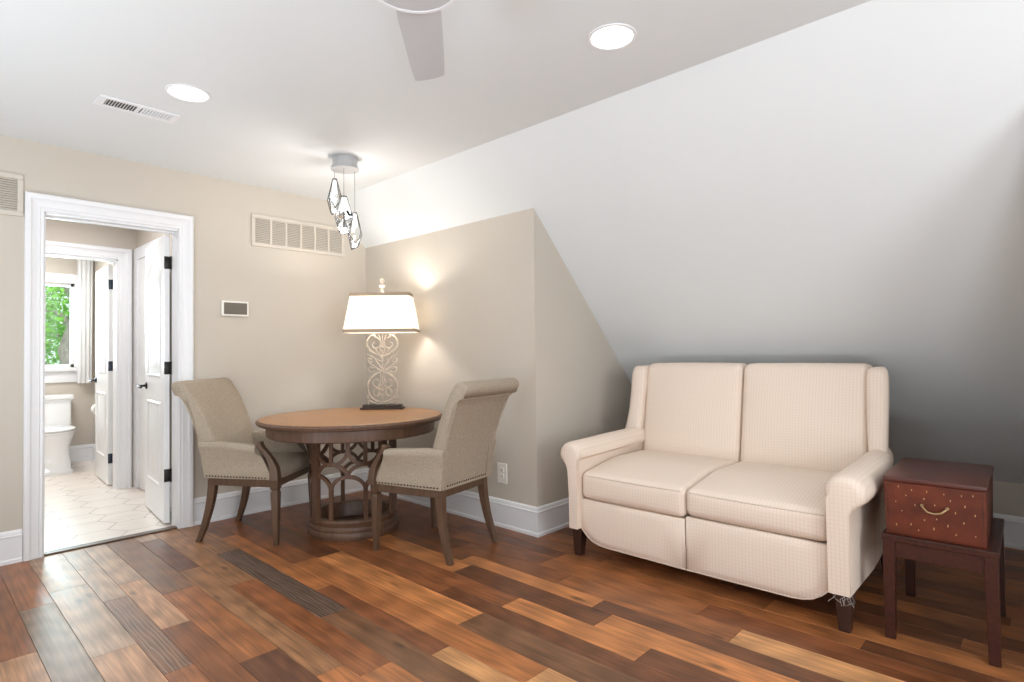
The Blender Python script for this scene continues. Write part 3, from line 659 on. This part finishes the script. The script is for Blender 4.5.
CX, CY = 2.02, 3.407
t = thing('pendant_light', 'cluster of three lit crystal pendants on a round nickel canopy', 'pendant light', (CX, CY, ZC))
mb = MB(); mb.lathe([(.082, -.0005), (.082, -.070), (.093, -.073), (.093, -.080), (.08, -.083)], 48)
for k in range(3):
    a = k*2*PI/3+.6; mb.ball((.082*math.cos(a), .082*math.sin(a), -.058), .006)
mb.build('canopy', M_steel, t, 40)
def crystal(dx, dy, ztop, zbot, yaw):
    h = ztop-zbot; mb = MB(); mb.tube([(dx, dy, -.081), (dx, dy, ztop-ZC)], .0014, 6); mb.build('cord', M_frame, t)
    hold = bpy.data.objects.new('crystal', None); COL.objects.link(hold); hold.parent = t; hold.location = (dx, dy, zbot-ZC); hold.rotation_euler = (0, 0, yaw)
    n = 4
    R = [(.016, h), (.058, .44*h), (.030, .06*h)]
    ring = lambda r, z, o: [(r*math.cos(2*PI*(k+o)/n), r*math.sin(2*PI*(k+o)/n), z + (0 if z > .2*h else .16*r*math.cos(2*PI*(k+o)/n)*4)) for k in range(n)]
    r0, r1, r2 = ring(*R[0], 0), ring(*R[1], .0), ring(*R[2], .0)
    mb = MB(); mb.loft([r0, r1, r2]); g = mb.build('glass', M_glass, None); g.parent = hold
    mb = MB()
    for k in range(n):
        j = (k+1) % n
        for p, q in ((r0[k], r1[k]), (r1[k], r2[k]), (r0[k], r0[j])): mb.tube([p, q], .0027, 6)
        if k % 2 == 0: mb.tube([r1[k], r2[j]], .0027, 6); mb.tube([r2[k], r2[j]], .0027, 6)
    f = mb.build('wire_frame', M_frame, None); f.parent = hold
    mb = MB(); sc = lambda r, s_: [(x*s_, y*s_, z) for x, y, z in r]
    mb.loft([[(x, y, h*.97) for x, y, z in sc(r0, .8)], [(x, y, h*.66) for x, y, z in sc(r1, .36)], [(x, y, h*.60) for x, y, z in sc(r1, .2)]])
    b = mb.build('diffuser', M_crystalglow, None); b.parent = hold; mb = MB()
    mb.loft([[(x, y, h*.17) for x, y, z in sc(r2, .75)], [(x, y, h*.11) for x, y, z in sc(r2, .8)], [(x, y, z+.012) for x, y, z in sc(r2, .8)]])
    b = mb.build('diffuser', M_crystalglow, None); b.parent = hold
for a in ((-.054+.02, .057+.02, 2.366, 2.125, .4), (.0-.03, -.004-.03, 2.231, 1.978, 1.0), (.038+.02, -.042+.02, 2.137, 1.891, .1)): crystal(*a)
light('pendant_light_lamp', 'POINT', (CX, CY, 2.03), 11, (1, .96, .92), radius=.06)

# ------------------------------------------------------------------ dining table
TC = (2.146, 3.535)
t = thing('dining_table', 'round wooden pedestal table with fretwork base between two armchairs', 'table', (*TC, 0))
mb = MB(); R = .6175
mb.lathe([(.50, .736), (R-.045, .735), (R-.028, .737), (R-.014, .739), (R-.007, .744), (R-.009, .7485), (R-.010, .751), (R-.002, .7525), (R, .758), (R-.002, .763), (R-.010, .7655), (R-.011, .769), (R-.016, .7725), (R-.026, .7745), (.25, .7745)], 96)
for f in mb.bm.faces:
    f.material_index = 1 if all(v.co.z > .77 for v in f.verts) else 0
mb.build('tabletop', [M_walnut, M_tabletop], t, 30)
mb = MB(); mb.lathe([(.30, .735), (.555, .735), (.557, .70), (.555, .668), (.548, .662), (.535, .662), (.535, .70), (.30, .70)], 96, loop=True); mb.build('apron', M_walnut, t, 40)
# fretwork drum
RP = .280
front = math.atan2(-FW0.y, -FW0.x); rt_ang = 1  # angle measured so that positive phi moves to the right in the photo
def cyl(phi, z, r=RP):
    return Vector((-FW0.x*math.cos(phi)+RT.x*math.sin(phi), -FW0.y*math.cos(phi)+RT.y*math.sin(phi), 0))*r + Vector((0, 0, z))
def strip(mb, pts, hw, th=.008):
    """flat band following (phi,z) points on the drum; hw half width in the surface"""
    n = len(pts); rings = []
    for i, (p, z) in enumerate(pts):
        a = pts[max(i-1, 0)]; b = pts[min(i+1, n-1)]
        tx, tz = (b[0]-a[0])*RP, b[1]-a[1]; l = math.hypot(tx, tz) or 1; nx, nz = -tz/l, tx/l
        q = [(p+nx*hw/RP, z+nz*hw), (p-nx*hw/RP, z-nz*hw)]
        rings.append([cyl(q[0][0], q[0][1], RP+th), cyl(q[1][0], q[1][1], RP+th), cyl(q[1][0], q[1][1], RP-th), cyl(q[0][0], q[0][1], RP-th)])
    mb.loft(rings)
ZT, ZU, ZM, ZL, ZBOT = .70, .487, .402, .315, .10
B0 = math.radians(8.5); S = math.radians(45)
for k in range(8):
    Bk = B0+k*S; mb = MB()
    if k in (7, 2):
        if k == 7: Bk -= .10
        strip(mb, [(Bk, ZBOT), (Bk, .4), (Bk, ZT)], .034, .014)
        mb.build('post', M_walnut, t, 30)
mb = MB()
for k in range(8):
    Bk = B0+k*S; Ak = Bk+S/2
    if k not in (7, 2): strip(mb, [(Bk, ZU+.10), (Bk, ZT)], .013)
    strip(mb, [(Ak, ZBOT), (Ak, ZL+.02)], .013); strip(mb, [(Ak, ZU+.0), (Ak, ZT)], .011)
    arc = lambda c, z0, dz: [(c+S/2*math.cos(PI*(1-i/14)), z0+dz*math.sin(PI*i/14)) for i in range(15)]
    strip(mb, arc(Ak, ZU+.10, -.105), .0115)     # hanging loops
    strip(mb, arc(Ak, ZM, .082), .0115)          # middle arches
    strip(mb, arc(Bk, ZL, .092), .0115)          # lower arches
mb.build('fretwork', M_walnut, t, 30)
mb = MB(); mb.lathe([(.215, .012), (.302, .012), (.304, .028), (.298, .046), (.294, .052), (.296, .066), (.292, .080), (.286, .086), (.288, .10), (.292, .112), (.290, .122), (.284, .128), (.246, .128), (.242, .12), (.225, .06)], 80, loop=True)
mb.lathe([(.02, .02), (.228, .02), (.228, .03), (.02, .03)], 60); mb.lathe([(.20, 0), (.298, 0), (.3, .012), (.2, .012)], 80, loop=True)
mb.build('plinth', M_walnut, t, 40)

# ------------------------------------------------------------------ armchairs
def chair(name, label, loc, rz):
    t = thing(name, label, 'chair', loc, rz, 'upholstered armchairs at the round table')
    # legs
    for s in (-1, 1):
        n = 9; path, sz = [], []
        for i in range(n):
            u = i/(n-1); z = .40*(1-u); y = -.195 - .085*u**1.9; path.append((s*(.205+.022*u), y, z)); sz.append((.0225-.006*u, .026-.011*u))
        mb = MB(); mb.bar(path, sz); mb.build('leg', M_chairwood, t, 40, bevel=.002)
        mb = MB(); X, Y = s*.268, .255
        mb.bar([(X, Y, .425), (X, Y, .36), (X, Y, .352), (X, Y, .346), (X, Y, .338), (X, Y, .325), (X*1.005, Y+.004, 0)], [(.026, .026), (.026, .026), (.024, .024), (.018, .018), (.021, .021), (.024, .024), (.0135, .0135)])
        mb.build('leg', M_chairwood, t, 40, bevel=.002)
    # seat rail
    mb = MB(); rail = [(-.228, -.215), (.228, -.215), (.290, .272), (-.290, .272)]; inr = [(-.19, -.18), (.19, -.18), (.25, .235), (-.25, .235)]
    def ring(q, z): return [(a, b, z) for a, b in q]
    V = [[mb.bm.verts.new(p) for p in r] for r in (ring(rail, .362), ring(rail, .415), ring(inr, .415), ring(inr, .362))]
    for a in range(4):
        for i in range(4):
            mb.bm.faces.new((V[a][i], V[a][(i+1) % 4], V[(a+1) % 4][(i+1) % 4], V[(a+1) % 4][i]))
    mb.build('seat_rail', M_chairwood, t, bevel=.004)
    # seat cushion (tapers to the back)
    def tp(o):
        k = (.212+(.285-.212)*(o.y+.215)/.487)/.285
        return Vector((o.x*k, o.y, o.z))
    mb = MB(); mb.cushion((0, .045, .45), (.56, .465, .085), .03, (0, 0, .022), 8, tp); mb.build('seat', M_linen, t, 179)
    # backrest: side profile lofted over the width
    LN = lambda z: -.060*max(0, (z-.45)/.55)**1.25
    prof = [(-.115, .42), (-.125, .52), (-.15, .65), (-.185, .78), (-.225, .89), (-.262, .965), (-.282, .998)]
    cy, cz, rr = -.335, .990, .044
    arc = [(cy+rr*1.15*math.cos(a), cz+rr*math.sin(a)) for a in [math.radians(q) for q in (35, 60, 90, 120, 150, 180, 210, 240, 265)]]
    back = [(-.322, .935), (-.302, .88), (-.272, .78), (-.245, .65), (-.228, .52), (-.222, .405), (-.13, .405)]
    back = [(a+LN(b), b) for a, b in back]
    P = [(a+LN(b), b) for a, b in prof+arc]+back
    def bw(z): return .226+.050*max(0, (z-.4)/.6)
    cyc = sum(a for a, b in P)/len(P); czc = sum(b for a, b in P)/len(P)
    mb = MB(); rings = []
    for u, sh in ((-1, .012), (-.975, .004), (-.94, 0), (-.5, 0), (0, 0), (.5, 0), (.94, 0), (.975, .004), (1, .012)):
        r = []
        for i, (a, b) in enumerate(P):
            pa, pb = P[i-1], P[(i+1) % len(P)]; tx, tz = pb[0]-pa[0], pb[1]-pa[1]; l = math.hypot(tx, tz) or 1
            # outline runs front-up, over, back-down (counter-clockwise seen from +x is irrelevant): inset toward the inside
            nx, nz = -tz/l, tx/l
            inside = 1 if (nx*(cyc-a)+nz*(czc-b)) > 0 else -1
            r.append((u*bw(b), a+nx*sh*inside*.8, b+nz*sh*inside*.8))
        rings.append(r)
    mb.loft(rings); mb.build('backrest', M_linen, t, 60)
    # piping down the rear edges of the back and under the roll
    mb = MB()
    for s in (-1, 1): mb.tube([(s*(bw(b)-.006), a-.003, b) for a, b in back[:-1]], .004, 6)
    mb.tube([(x*bw(.93)/8, -.326+LN(.935), .935-.003*(1-(x/8)**2)) for x in range(-8, 9)], .004, 6)
    mb.build('piping', M_linend, t, 179)
    # arms
    for s in (-1, 1):
        mb = MB(); rings = []
        for y, xc, top, fl in ((-.230, .224, .650, .010), (-.12, .238, .648, .016), (0.0, .252, .640, .020), (.08, .262, .632, .022), (.115, .266, .628, .022)):
            yb = y + (0 if y < .05 else (.13 if y > .1 else .075)); y += (.03 if y > .05 else 0)
            xr = xc; lo = .412
            sec = [(-.024, lo, 1), (.024, lo, 1), (.026, lo+.07, .8), (.028, lo+.14, .35), (.030+fl, top-.045, 0), (.034+fl, top-.022, 0), (.024+fl, top-.004, 0), (.0+fl*.5, top, 0), (-.024, top-.008, 0), (-.034, top-.03, 0), (-.030, top-.06, 0), (-.024, lo+.07, .8)]
            rings.append([(s*(xr+a), y+(yb-y)*k - (.036*(z-.41)/.24 if y < -.19 else 0), z) for a, z, k in sec])
        mb.loft(rings); mb.build('arm', M_linen, t, 50)
        # carved show-wood post at the front of each arm
        mb = MB(); path = [(.286, .262, .405), (.285, .262, .44), (.284, .256, .49), (.283, .232, .54), (.283, .198, .585), (.284, .170, .615), (.285, .158, .636), (.286, .165, .652)]
        hw = [(.028, .028), (.027, .026), (.025, .024), (.022, .020), (.020, .018), (.022, .018), (.024, .018), (.022, .012)]
        mb.bar([(s*a, b, c) for a, b, c in path], hw); mb.build('arm_post', M_chairwood, t, 50, bevel=.004)
    # nail heads along the rail, one row per side
    def run(p, q, n):
        mb = MB()
        for i in range(n+1):
            u = i/n; mb.ball((p[0]+(q[0]-p[0])*u, p[1]+(q[1]-p[1])*u, .4265), .0052, 6, 4)
        mb.build('nailhead_trim', M_nail, t, 179)
    run((-.224, -.226), (.224, -.226), 20)
    for s in (-1, 1): run((s*.254, -.212), (s*.314, .21), 19)
    mb = MB(); q = [(-.23, -.224, .414), (.23, -.224, .414), (.294, .276, .414), (-.294, .276, .414)]
    mb.tube([(a, b, c) for a, b, c in q], .004, 6, closed=True); mb.build('welt', M_linend, t)
    return t
chair('dining_armchair', 'beige linen armchair with rolled back nearest the doorway, left of the table', (1.680, 3.962, 0), math.atan2(-.624, -.782))
chair('dining_armchair', 'beige linen armchair seen from behind, right of the table near the outlet', (2.304, 2.822, 0), math.radians(10.8))

# ------------------------------------------------------------------ table lamp
LP = Vector((2.524, 3.737, .7745)); lr = math.atan2(RT.y, RT.x)
t = thing('table_lamp', 'lit table lamp with rectangular white shade and scrolled iron body', 'lamp', LP, lr)
mb = MB(); mb.box((-.160, -.055, 0), (.160, .055, .014), .003); mb.box((-.145, -.042, .014), (.145, .042, .036), .004); mb.build('base', M_lampbase, t)
mb = MB(); TH = .0078
def spiral(cx, cz, r0, r1, a0, a1, n=22, sx=1):
    return [(sx*(cx+(r0+(r1-r0)*i/n)*math.cos(a0+(a1-a0)*i/n)), 0, cz+(r0+(r1-r0)*i/n)*math.sin(a0+(a1-a0)*i/n)) for i in range(n+1)]
D = math.radians
for s in (-1, 1):
    # feet scrolls, lower hoop, inner scrolls
    mb.tube(spiral(.075, .065, .055, .012, D(-120), D(150), 18, s), .006, 7)
    mb.tube([(s*.02, 0, .038), (s*.06, 0, .045), (s*.105, 0, .065), (s*.118, 0, .10), (s*.095, 0, .115)], .006, 7)
    mb.tube(spiral(0, .165, .113, .113, D(-82), D(82), 22, s), TH, 8)
    mb.tube(spiral(.042, .12, .045, .010, D(160), D(-200), 26, s), .005, 7)
    mb.tube(spiral(.046, .205, .045, .010, D(200), D(560), 26, s), .005, 7)
    mb.tube([(s*.01, 0, .09), (s*.03, 0, .16), (s*.012, 0, .24), (s*.02, 0, .275)], .005, 7)
    # leaf sprays in the middle
    for dx, dz, z0, c in ((.105, .075, .275, .3), (.12, .02, .29, .25), (.075, .11, .30, .2), (.115, .06, .36, -.2), (.06, .09, .38, .2)):
        pts = [(s*(dx*u + c*.05*math.sin(PI*u)), 0, z0+dz*u + c*.06*math.sin(PI*u)) for u in [i/10 for i in range(11)]]
        mb.tube(pts, [.006-.0035*i/10 for i in range(11)], 7)
    mb.tube(spiral(.085, .305, .030, .010, D(-150), D(170), 18, s), .005, 7)
    mb.tube(spiral(.095, .375, .022, .008, D(-140), D(180), 16, s), .0045, 7)
    # upper heart and its inner curls
    mb.tube([(s*x, 0, z) for x, z in ((.0, .40), (.05, .415), (.095, .445), (.118, .485), (.113, .525), (.09, .555), (.062, .565), (.055, .545))], TH, 8)
    mb.tube(spiral(.055, .495, .050, .012, D(100), D(440), 26, s), .005, 7)
    mb.tube([(s*.005, 0, .42), (s*.02, 0, .46), (s*.008, 0, .50), (s*.018, 0, .54), (s*.03, 0, .565)], .005, 7)
mb.tube([(0, 0, .034), (0, 0, .60)], .0045, 8)
for z in (.10, .28, .40, .47): mb.ball((0, 0, z), (.011, .009, .014))
mb.build('scroll_body', M_iron, t, 60)
mb = MB(); mb.tube([(0, 0, .60), (0, 0, .885)], .0045, 8); mb.tube([(0, 0, .585), (0, 0, .65)], .013, 12); mb.tube([(-.2, 0, .874), (.2, 0, .874)], .003, 6); mb.tube([(0, -.1, .874), (0, .1, .874)], .003, 6); mb.build('harp', M_steel, t, 40)
mb = MB(); mb.lathe([(.006, .65), (.014, .66), (.022, .69), (.024, .71), (.018, .73), (.008, .737)], 20); mb.build('bulb', M_bulb, t, 60)
def rect(w, d, z, r=.012): return [(-w+r, -d, z), (w-r, -d, z), (w, -d+r, z), (w, d-r, z), (w-r, d, z), (-w+r, d, z), (-w, d-r, z), (-w, -d+r, z)]
SW0, SD0, SW1, SD1, Z0, Z1 = .272, .120, .220, .092, .582, .880
mb = MB()
def shell(mb, w0, d0, z0, w1, d1, z1, th):
    R = [[mb.bm.verts.new(p) for p in q] for q in (rect(w0, d0, z0), rect(w1, d1, z1), rect(w1-th, d1-th, z1), rect(w0-th, d0-th, z0))]
    for a in range(4):
        for i in range(8): mb.bm.faces.new((R[a][i], R[a][(i+1) % 8], R[(a+1) % 4][(i+1) % 8], R[(a+1) % 4][i]))
shell(mb, SW0, SD0, Z0, SW1, SD1, Z1, .002); mb.build('lamp_shade', M_shade, t)
mb = MB(); k = .024/(Z1-Z0)
shell(mb, SW0+.002, SD0+.002, Z0-.001, SW0+.002-(SW0-SW1)*k, SD0+.002-(SD0-SD1)*k, Z0+.024, .003); shell(mb, SW1+.002+(SW0-SW1)*k, SD1+.002+(SD0-SD1)*k, Z1-.024, SW1+.002, SD1+.002, Z1+.001, .003)
mb.build('shade_trim', M_shadetrim, t)
mb = MB(); mb.lathe([(.004, .882), (.014, .885), (.016, .895), (.010, .905), (.008, .925), (.022, .935), (.024, .945), (.010, .955), (.012, .965), (.02, .975), (.02, .985), (.006, 1.0)], 20); mb.build('finial', M_iron, t, 40)
light('table_lamp_bulb', 'POINT', (LP.x, LP.y, LP.z+.79), 15, (1, .95, .89), radius=.05)

# ------------------------------------------------------------------ loveseat
SY = 1.3625
t = thing('loveseat', 'cream checked two-seat reclining loveseat with wing back under the sloped ceiling', 'sofa', (3.1, SY, 0))
L = lambda x, y, z: (x-3.1, y-SY, z)
YI0, YI1 = .716, 2.026      # inner faces of the arms
mid = SY+.016
# carcass
mb = MB(); mb.box(L(2.80, YI0-.01, .13), L(3.62, YI1+.01, .34)); mb.build('body', M_sofa, t)
mb = MB(); mb.prism([(3.40, .14), (3.66, .14), (3.72, 1.06), (3.56, 1.075)], lambda a, b, y: L(a, y, b), YI0-.025, YI1+.025, .015); mb.build('back_frame', M_sofa, t)
# footrest panels
for s, y0, y1 in ((1, mid+.003, YI1-.004), (-1, YI0+.004, mid-.003)):
    inn, out = (y0, y1) if s > 0 else (y1, y0)
    q = lambda d: out - s*d
    poly = [(inn, .338 if s > 0 else .352), (out, .338 if s > 0 else .352), (out, .165), (q(.03), .135), (q(.07), .108), (q(.11), .096), (q(.16), .091), (inn, .088)]
    mb = MB(); xf = 2.718
    rings = []
    cy = sum(a for a, b in poly)/len(poly); cz = .21
    for x, k in ((2.80, .975), (xf+.02, 1.0), (xf+.006, .99), (xf, .955), (xf-.006, .7), (xf-.008, .3)):
        rings.append([L(x, cy+(a-cy)*k if abs(k-1) > .03 else a-(.004*(1 if a > cy else -1))*(1-k)*100*.25, cz+(b-cz)*k) for a, b in poly])
    mb.loft(rings); mb.build('footrest_panel', M_sofa, t, 60)
    mb = MB(); mb.tube([L(xf+.004, a, b) for a, b in poly[1:]], .004, 6); mb.build('piping', M_sofapipe, t, 60)
# seat cushions
for y0, y1 in ((mid+.002, YI1-.003), (YI0+.003, mid-.002)):
    def rise(o):
        u = min(1, max(0, (o.x+3.1-2.70)/.75)); topf = max(0, (o.z-.36)/.1)
        return Vector((o.x, o.y, o.z + (.05*min(1, u*2.2)*min(1, topf))))
    mb = MB(); hh = .148 if y0 > SY else .132; mb.cushion(L(3.07, (y0+y1)/2, .49-hh/2), (.71, y1-y0, hh), .035, (.012, .0, .022), 10, rise); c = mb.build('seat_cushion', M_sofa, t, 179)
    mb = MB(); mb.tube([L(2.7215-.014*(1-((y-(y0+y1)/2)/((y1-y0)/2))**2)*.6, y, .477) for y in [y0+.02+(y1-y0-.04)*i/16 for i in range(17)]], .0035, 6); p = mb.build('piping', M_sofapipe, c, 60)
# back cushions, leaning
for y0, y1 in ((mid+.002, YI1+.004), (YI0-.004, mid-.002)):
    def lean(o): return Vector((o.x + .16*(o.z-.5), o.y, o.z))
    mb = MB(); mb.cushion(L(3.475, (y0+y1)/2, .789), (.17, y1-y0, .64), .045, (.03, 0, .004), 10, lean); mb.build('back_cushion', M_sofa, t, 179)
# arms with rolled tops
for s in (1, -1):
    yi = YI1 if s > 0 else YI0
    mb = MB(); rings = []
    def sec(x, rise, nose=1.0, tp=1.0):
        pts = []; cz = .592+rise; ry, rz = ((.078 if s > 0 else .083)*tp, .074); cyr = (.050 if s > 0 else .068)*tp
        raw = [(.0, .168), (.0, .36), (.0, cz-.03)]
        for a in range(10): 
            ang = D(-15)*0 + D(-8) + (D(205)-D(-8))*a/9
            raw.append((cyr-ry*math.cos(ang)*nose, cz+rz*math.sin(ang)*nose))
        raw += [(cyr+.03, cz-rz*nose+.004), ((.060 if s > 0 else .084)*tp, cz-rz-.012), ((.058 if s > 0 else .082)*tp, .36), ((.058 if s > 0 else .082)*tp, .168)]
        ca, cb = .05, .40
        for a, b in raw:
            pts.append(L(x + (.022*(1-nose) if b < .5 else 0), yi + s*a, b))
        return pts
    for x, r_, k, tp in ((2.672, 0, .55, 1), (2.676, 0, .75, 1), (2.684, 0, .88, 1), (2.700, 0, .96, 1), (2.725, 0, 1, 1), (2.9, .004, 1, 1), (3.1, .010, 1, 1), (3.3, .016, 1, .88), (3.55, .02, 1, .62)): rings.append(sec(x, r_, k, tp))
    mb.loft(rings); a = mb.build('arm', M_sofa, t, 50)
    mb = MB(); mb.tube([L(2.704, yi+s*(.058 if s > 0 else .081), z) for z in (.168, .25, .36, .46, .505)], .003, 6); mb.build('piping', M_sofapipe, a, 60)
    # outside panel running to the back
    mb = MB(); mb.prism([(2.73, .168), (3.66, .168), (3.70, .64), (2.73, .53)], lambda a_, b_, y: L(a_, y - s*.05*max(0, (a_-3.0)/.7), b_), yi+s*.052, yi+s*(.060 if s > 0 else .083), .004); mb.build('side_panel', M_sofa, t)
    # wing
    mb = MB(); rings = []; fl = 1 if s > 0 else 0
    for z, x0, x1, o0, o1 in ((.655, 3.37, 3.66, .012, .096+.026*fl), (.70, 3.385, 3.67, .006, .096+.018*fl), (.80, 3.405, 3.68, .0, .096+.006*fl), (.92, 3.425, 3.69, -.004, .098), (1.04, 3.44, 3.70, -.006, .096), (1.075, 3.452, 3.70, -.003, .09), (1.092, 3.47, 3.69, .012, .076)):
        c0, c1 = .022, .03
        rings.append([L(x, yi+s*o, z) for x, o in ((x0+c0, o0), (x0+.006, o0+.008), (x0, o0+c1), (x0, o1-c1), (x0+.006, o1-.008), (x0+c0, o1), (x1, o1-.05), (x1, o0))])
    mb.loft(rings); w = mb.build('wing', M_sofa, t, 60)
    mb = MB(); mb.tube([L(x1+.0, yi+s*(o1-.05), z) for z, x1, o1 in ((.66, 3.66, .096+.026*fl), (.8, 3.68, .096+.006*fl), (.92, 3.69, .098), (1.06, 3.695, .093))], .006, 6); mb.build('piping', M_sofapipe, w, 60)
    # legs: tapered, front and back
    for x in (2.755, 3.58):
        mb = MB(); yy = yi+s*(.036 if s > 0 else .045); mb.bar([L(x, yy, .172), L(x, yy, .14), L(x-(.006 if x < 3 else -.02), yy, 0)], [(.032, .032), (.032, .032), (.021, .021)]); mb.build('leg', M_espresso, t, bevel=.002)
# frayed lining at the right front corner
mb = MB(); rnd = random.Random(3)
for k in range(9):
    y = YI0-rnd.uniform(.0, .085); x = 2.70+rnd.uniform(-.004, .02); mb.tube([L(x, y, .16), L(x-.008+rnd.uniform(-.01, .01), y+rnd.uniform(-.02, .02), .145), L(x+rnd.uniform(-.01, .01), y+rnd.uniform(-.02, .02), .128-rnd.uniform(0, .015))], .0005, 5)
mb.build('frayed_thread', M_ceramicwire, t)

# ------------------------------------------------------------------ side table and chest
EX0, EX1, EY0, EY1 = 2.795, 3.375, .174, .548
t = thing('side_table', 'dark mahogany stand with straight square legs right of the loveseat', 'side table', ((EX0+EX1)/2, (EY0+EY1)/2, 0), .025)
ex, ey = (EX1-EX0)/2, (EY1-EY0)/2
for sx in (-1, 1):
    for sy in (-1, 1):
        mb = MB(); mb.bar([(sx*(ex-.024), sy*(ey-.024), .401), (sx*(ex-.024), sy*(ey-.024), .33), (sx*(ex-.022), sy*(ey-.022), 0)], [(.021, .021), (.021, .021), (.018, .018)]); mb.build('leg', M_mahog, t, bevel=.002)
mb = MB()
for sx in (-1, 1): mb.box((sx*(ex-.022)-.012, -ey+.04, .335), (sx*(ex-.022)+.012, ey-.04, .401), .002)
for sy in (-1, 1): mb.box((-ex+.04, sy*(ey-.022)-.012, .335), (ex-.04, sy*(ey-.022)+.012, .401), .002)
mb.build('apron', M_mahog, t)
mb = MB(); mb.box((-ex, -ey, .400), (ex, ey, .4245), .003)
for sy in (-1, 1): mb.box((-ex, sy*ey-(.022 if sy > 0 else 0), .415), (ex, sy*ey+(0 if sy > 0 else .022), .4247), .004)
mb.box((-ex, -ey+.022, .415), (-ex+.010, ey-.022, .4247), .003); mb.box((ex-.018, -ey+.022, .415), (ex, ey-.022, .4247), .004)
mb.build('tray_top', M_mahog, t)

t = thing('wooden_chest', 'red brown leather chest with a brass handle standing on the dark stand', 'chest', ((EX0+EX1)/2, .373, .425), .025)
bx, by, bh = .266, .165, .236
mb = MB()
def inset(z, k): return [(-bx*k, -by*k, z), (bx*k, -by*k, z), (bx*k, by*k, z), (-bx*k, by*k, z)]
mb.loft([inset(0, .975), inset(.01, .98), inset(bh-.022, 1.0)])
mb.mi = 1; rnd = random.Random(11)
fl = [(.115, .198), (.07, .19), (.02, .19), (-.035, .188), (-.09, .19), (-.125, .195), (.09, .165), (.03, .16), (-.055, .165), (-.1, .15), (.125, .135), (.06, .13), (-.005, .14), (-.07, .12), (-.13, .12), (.105, .10), (.0, .045), (-.045, .065), (-.095, .085), (.075, .05), (.03, .075), (-.13, .04), (.125, .04), (.05, .03), (-.07, .035), (-.01, .085)]
for a, b in fl:
    h = rnd.uniform(.004, .008); w_ = .0022; xx = -bx*(.978+.022*b/bh)-.0012
    mb.prism([(a-w_, b), (a, b+h), (a+w_, b), (a, b-h)], lambda p, q, tt: (tt, p, q), xx, xx+.003)
mb.build('body', [M_leather, M_fleck], t, bevel=.003)
mb = MB(); mb.box((-bx-.004, -by-.004, bh-.022), (bx+.004, by+.004, bh), .006); mb.build('lid', M_leathertop, t, 40)
for sy in (-1, 1):
    mb = MB()
    for k in range(13): mb.ball((-bx*.99-.001, sy*(by*.93), .018+k*.0155), .0032, 6, 4)
    mb.build('corner_stud', M_espresso, t)
mb = MB(); z0 = .130; yc = -.004
mb.tube([(-bx-.004, yc+.040, z0+.004), (-bx-.018, yc+.038, z0+.002), (-bx-.022, yc+.022, z0-.016), (-bx-.022, yc, z0-.020), (-bx-.022, yc-.022, z0-.015), (-bx-.018, yc-.038, z0), (-bx-.004, yc-.041, z0+.003)], .0038, 8)
for s in (-1, 1): mb.ball((-bx-.003, yc+s*.041, z0+.003), .007)
mb.build('handle', M_brass, t, 60)
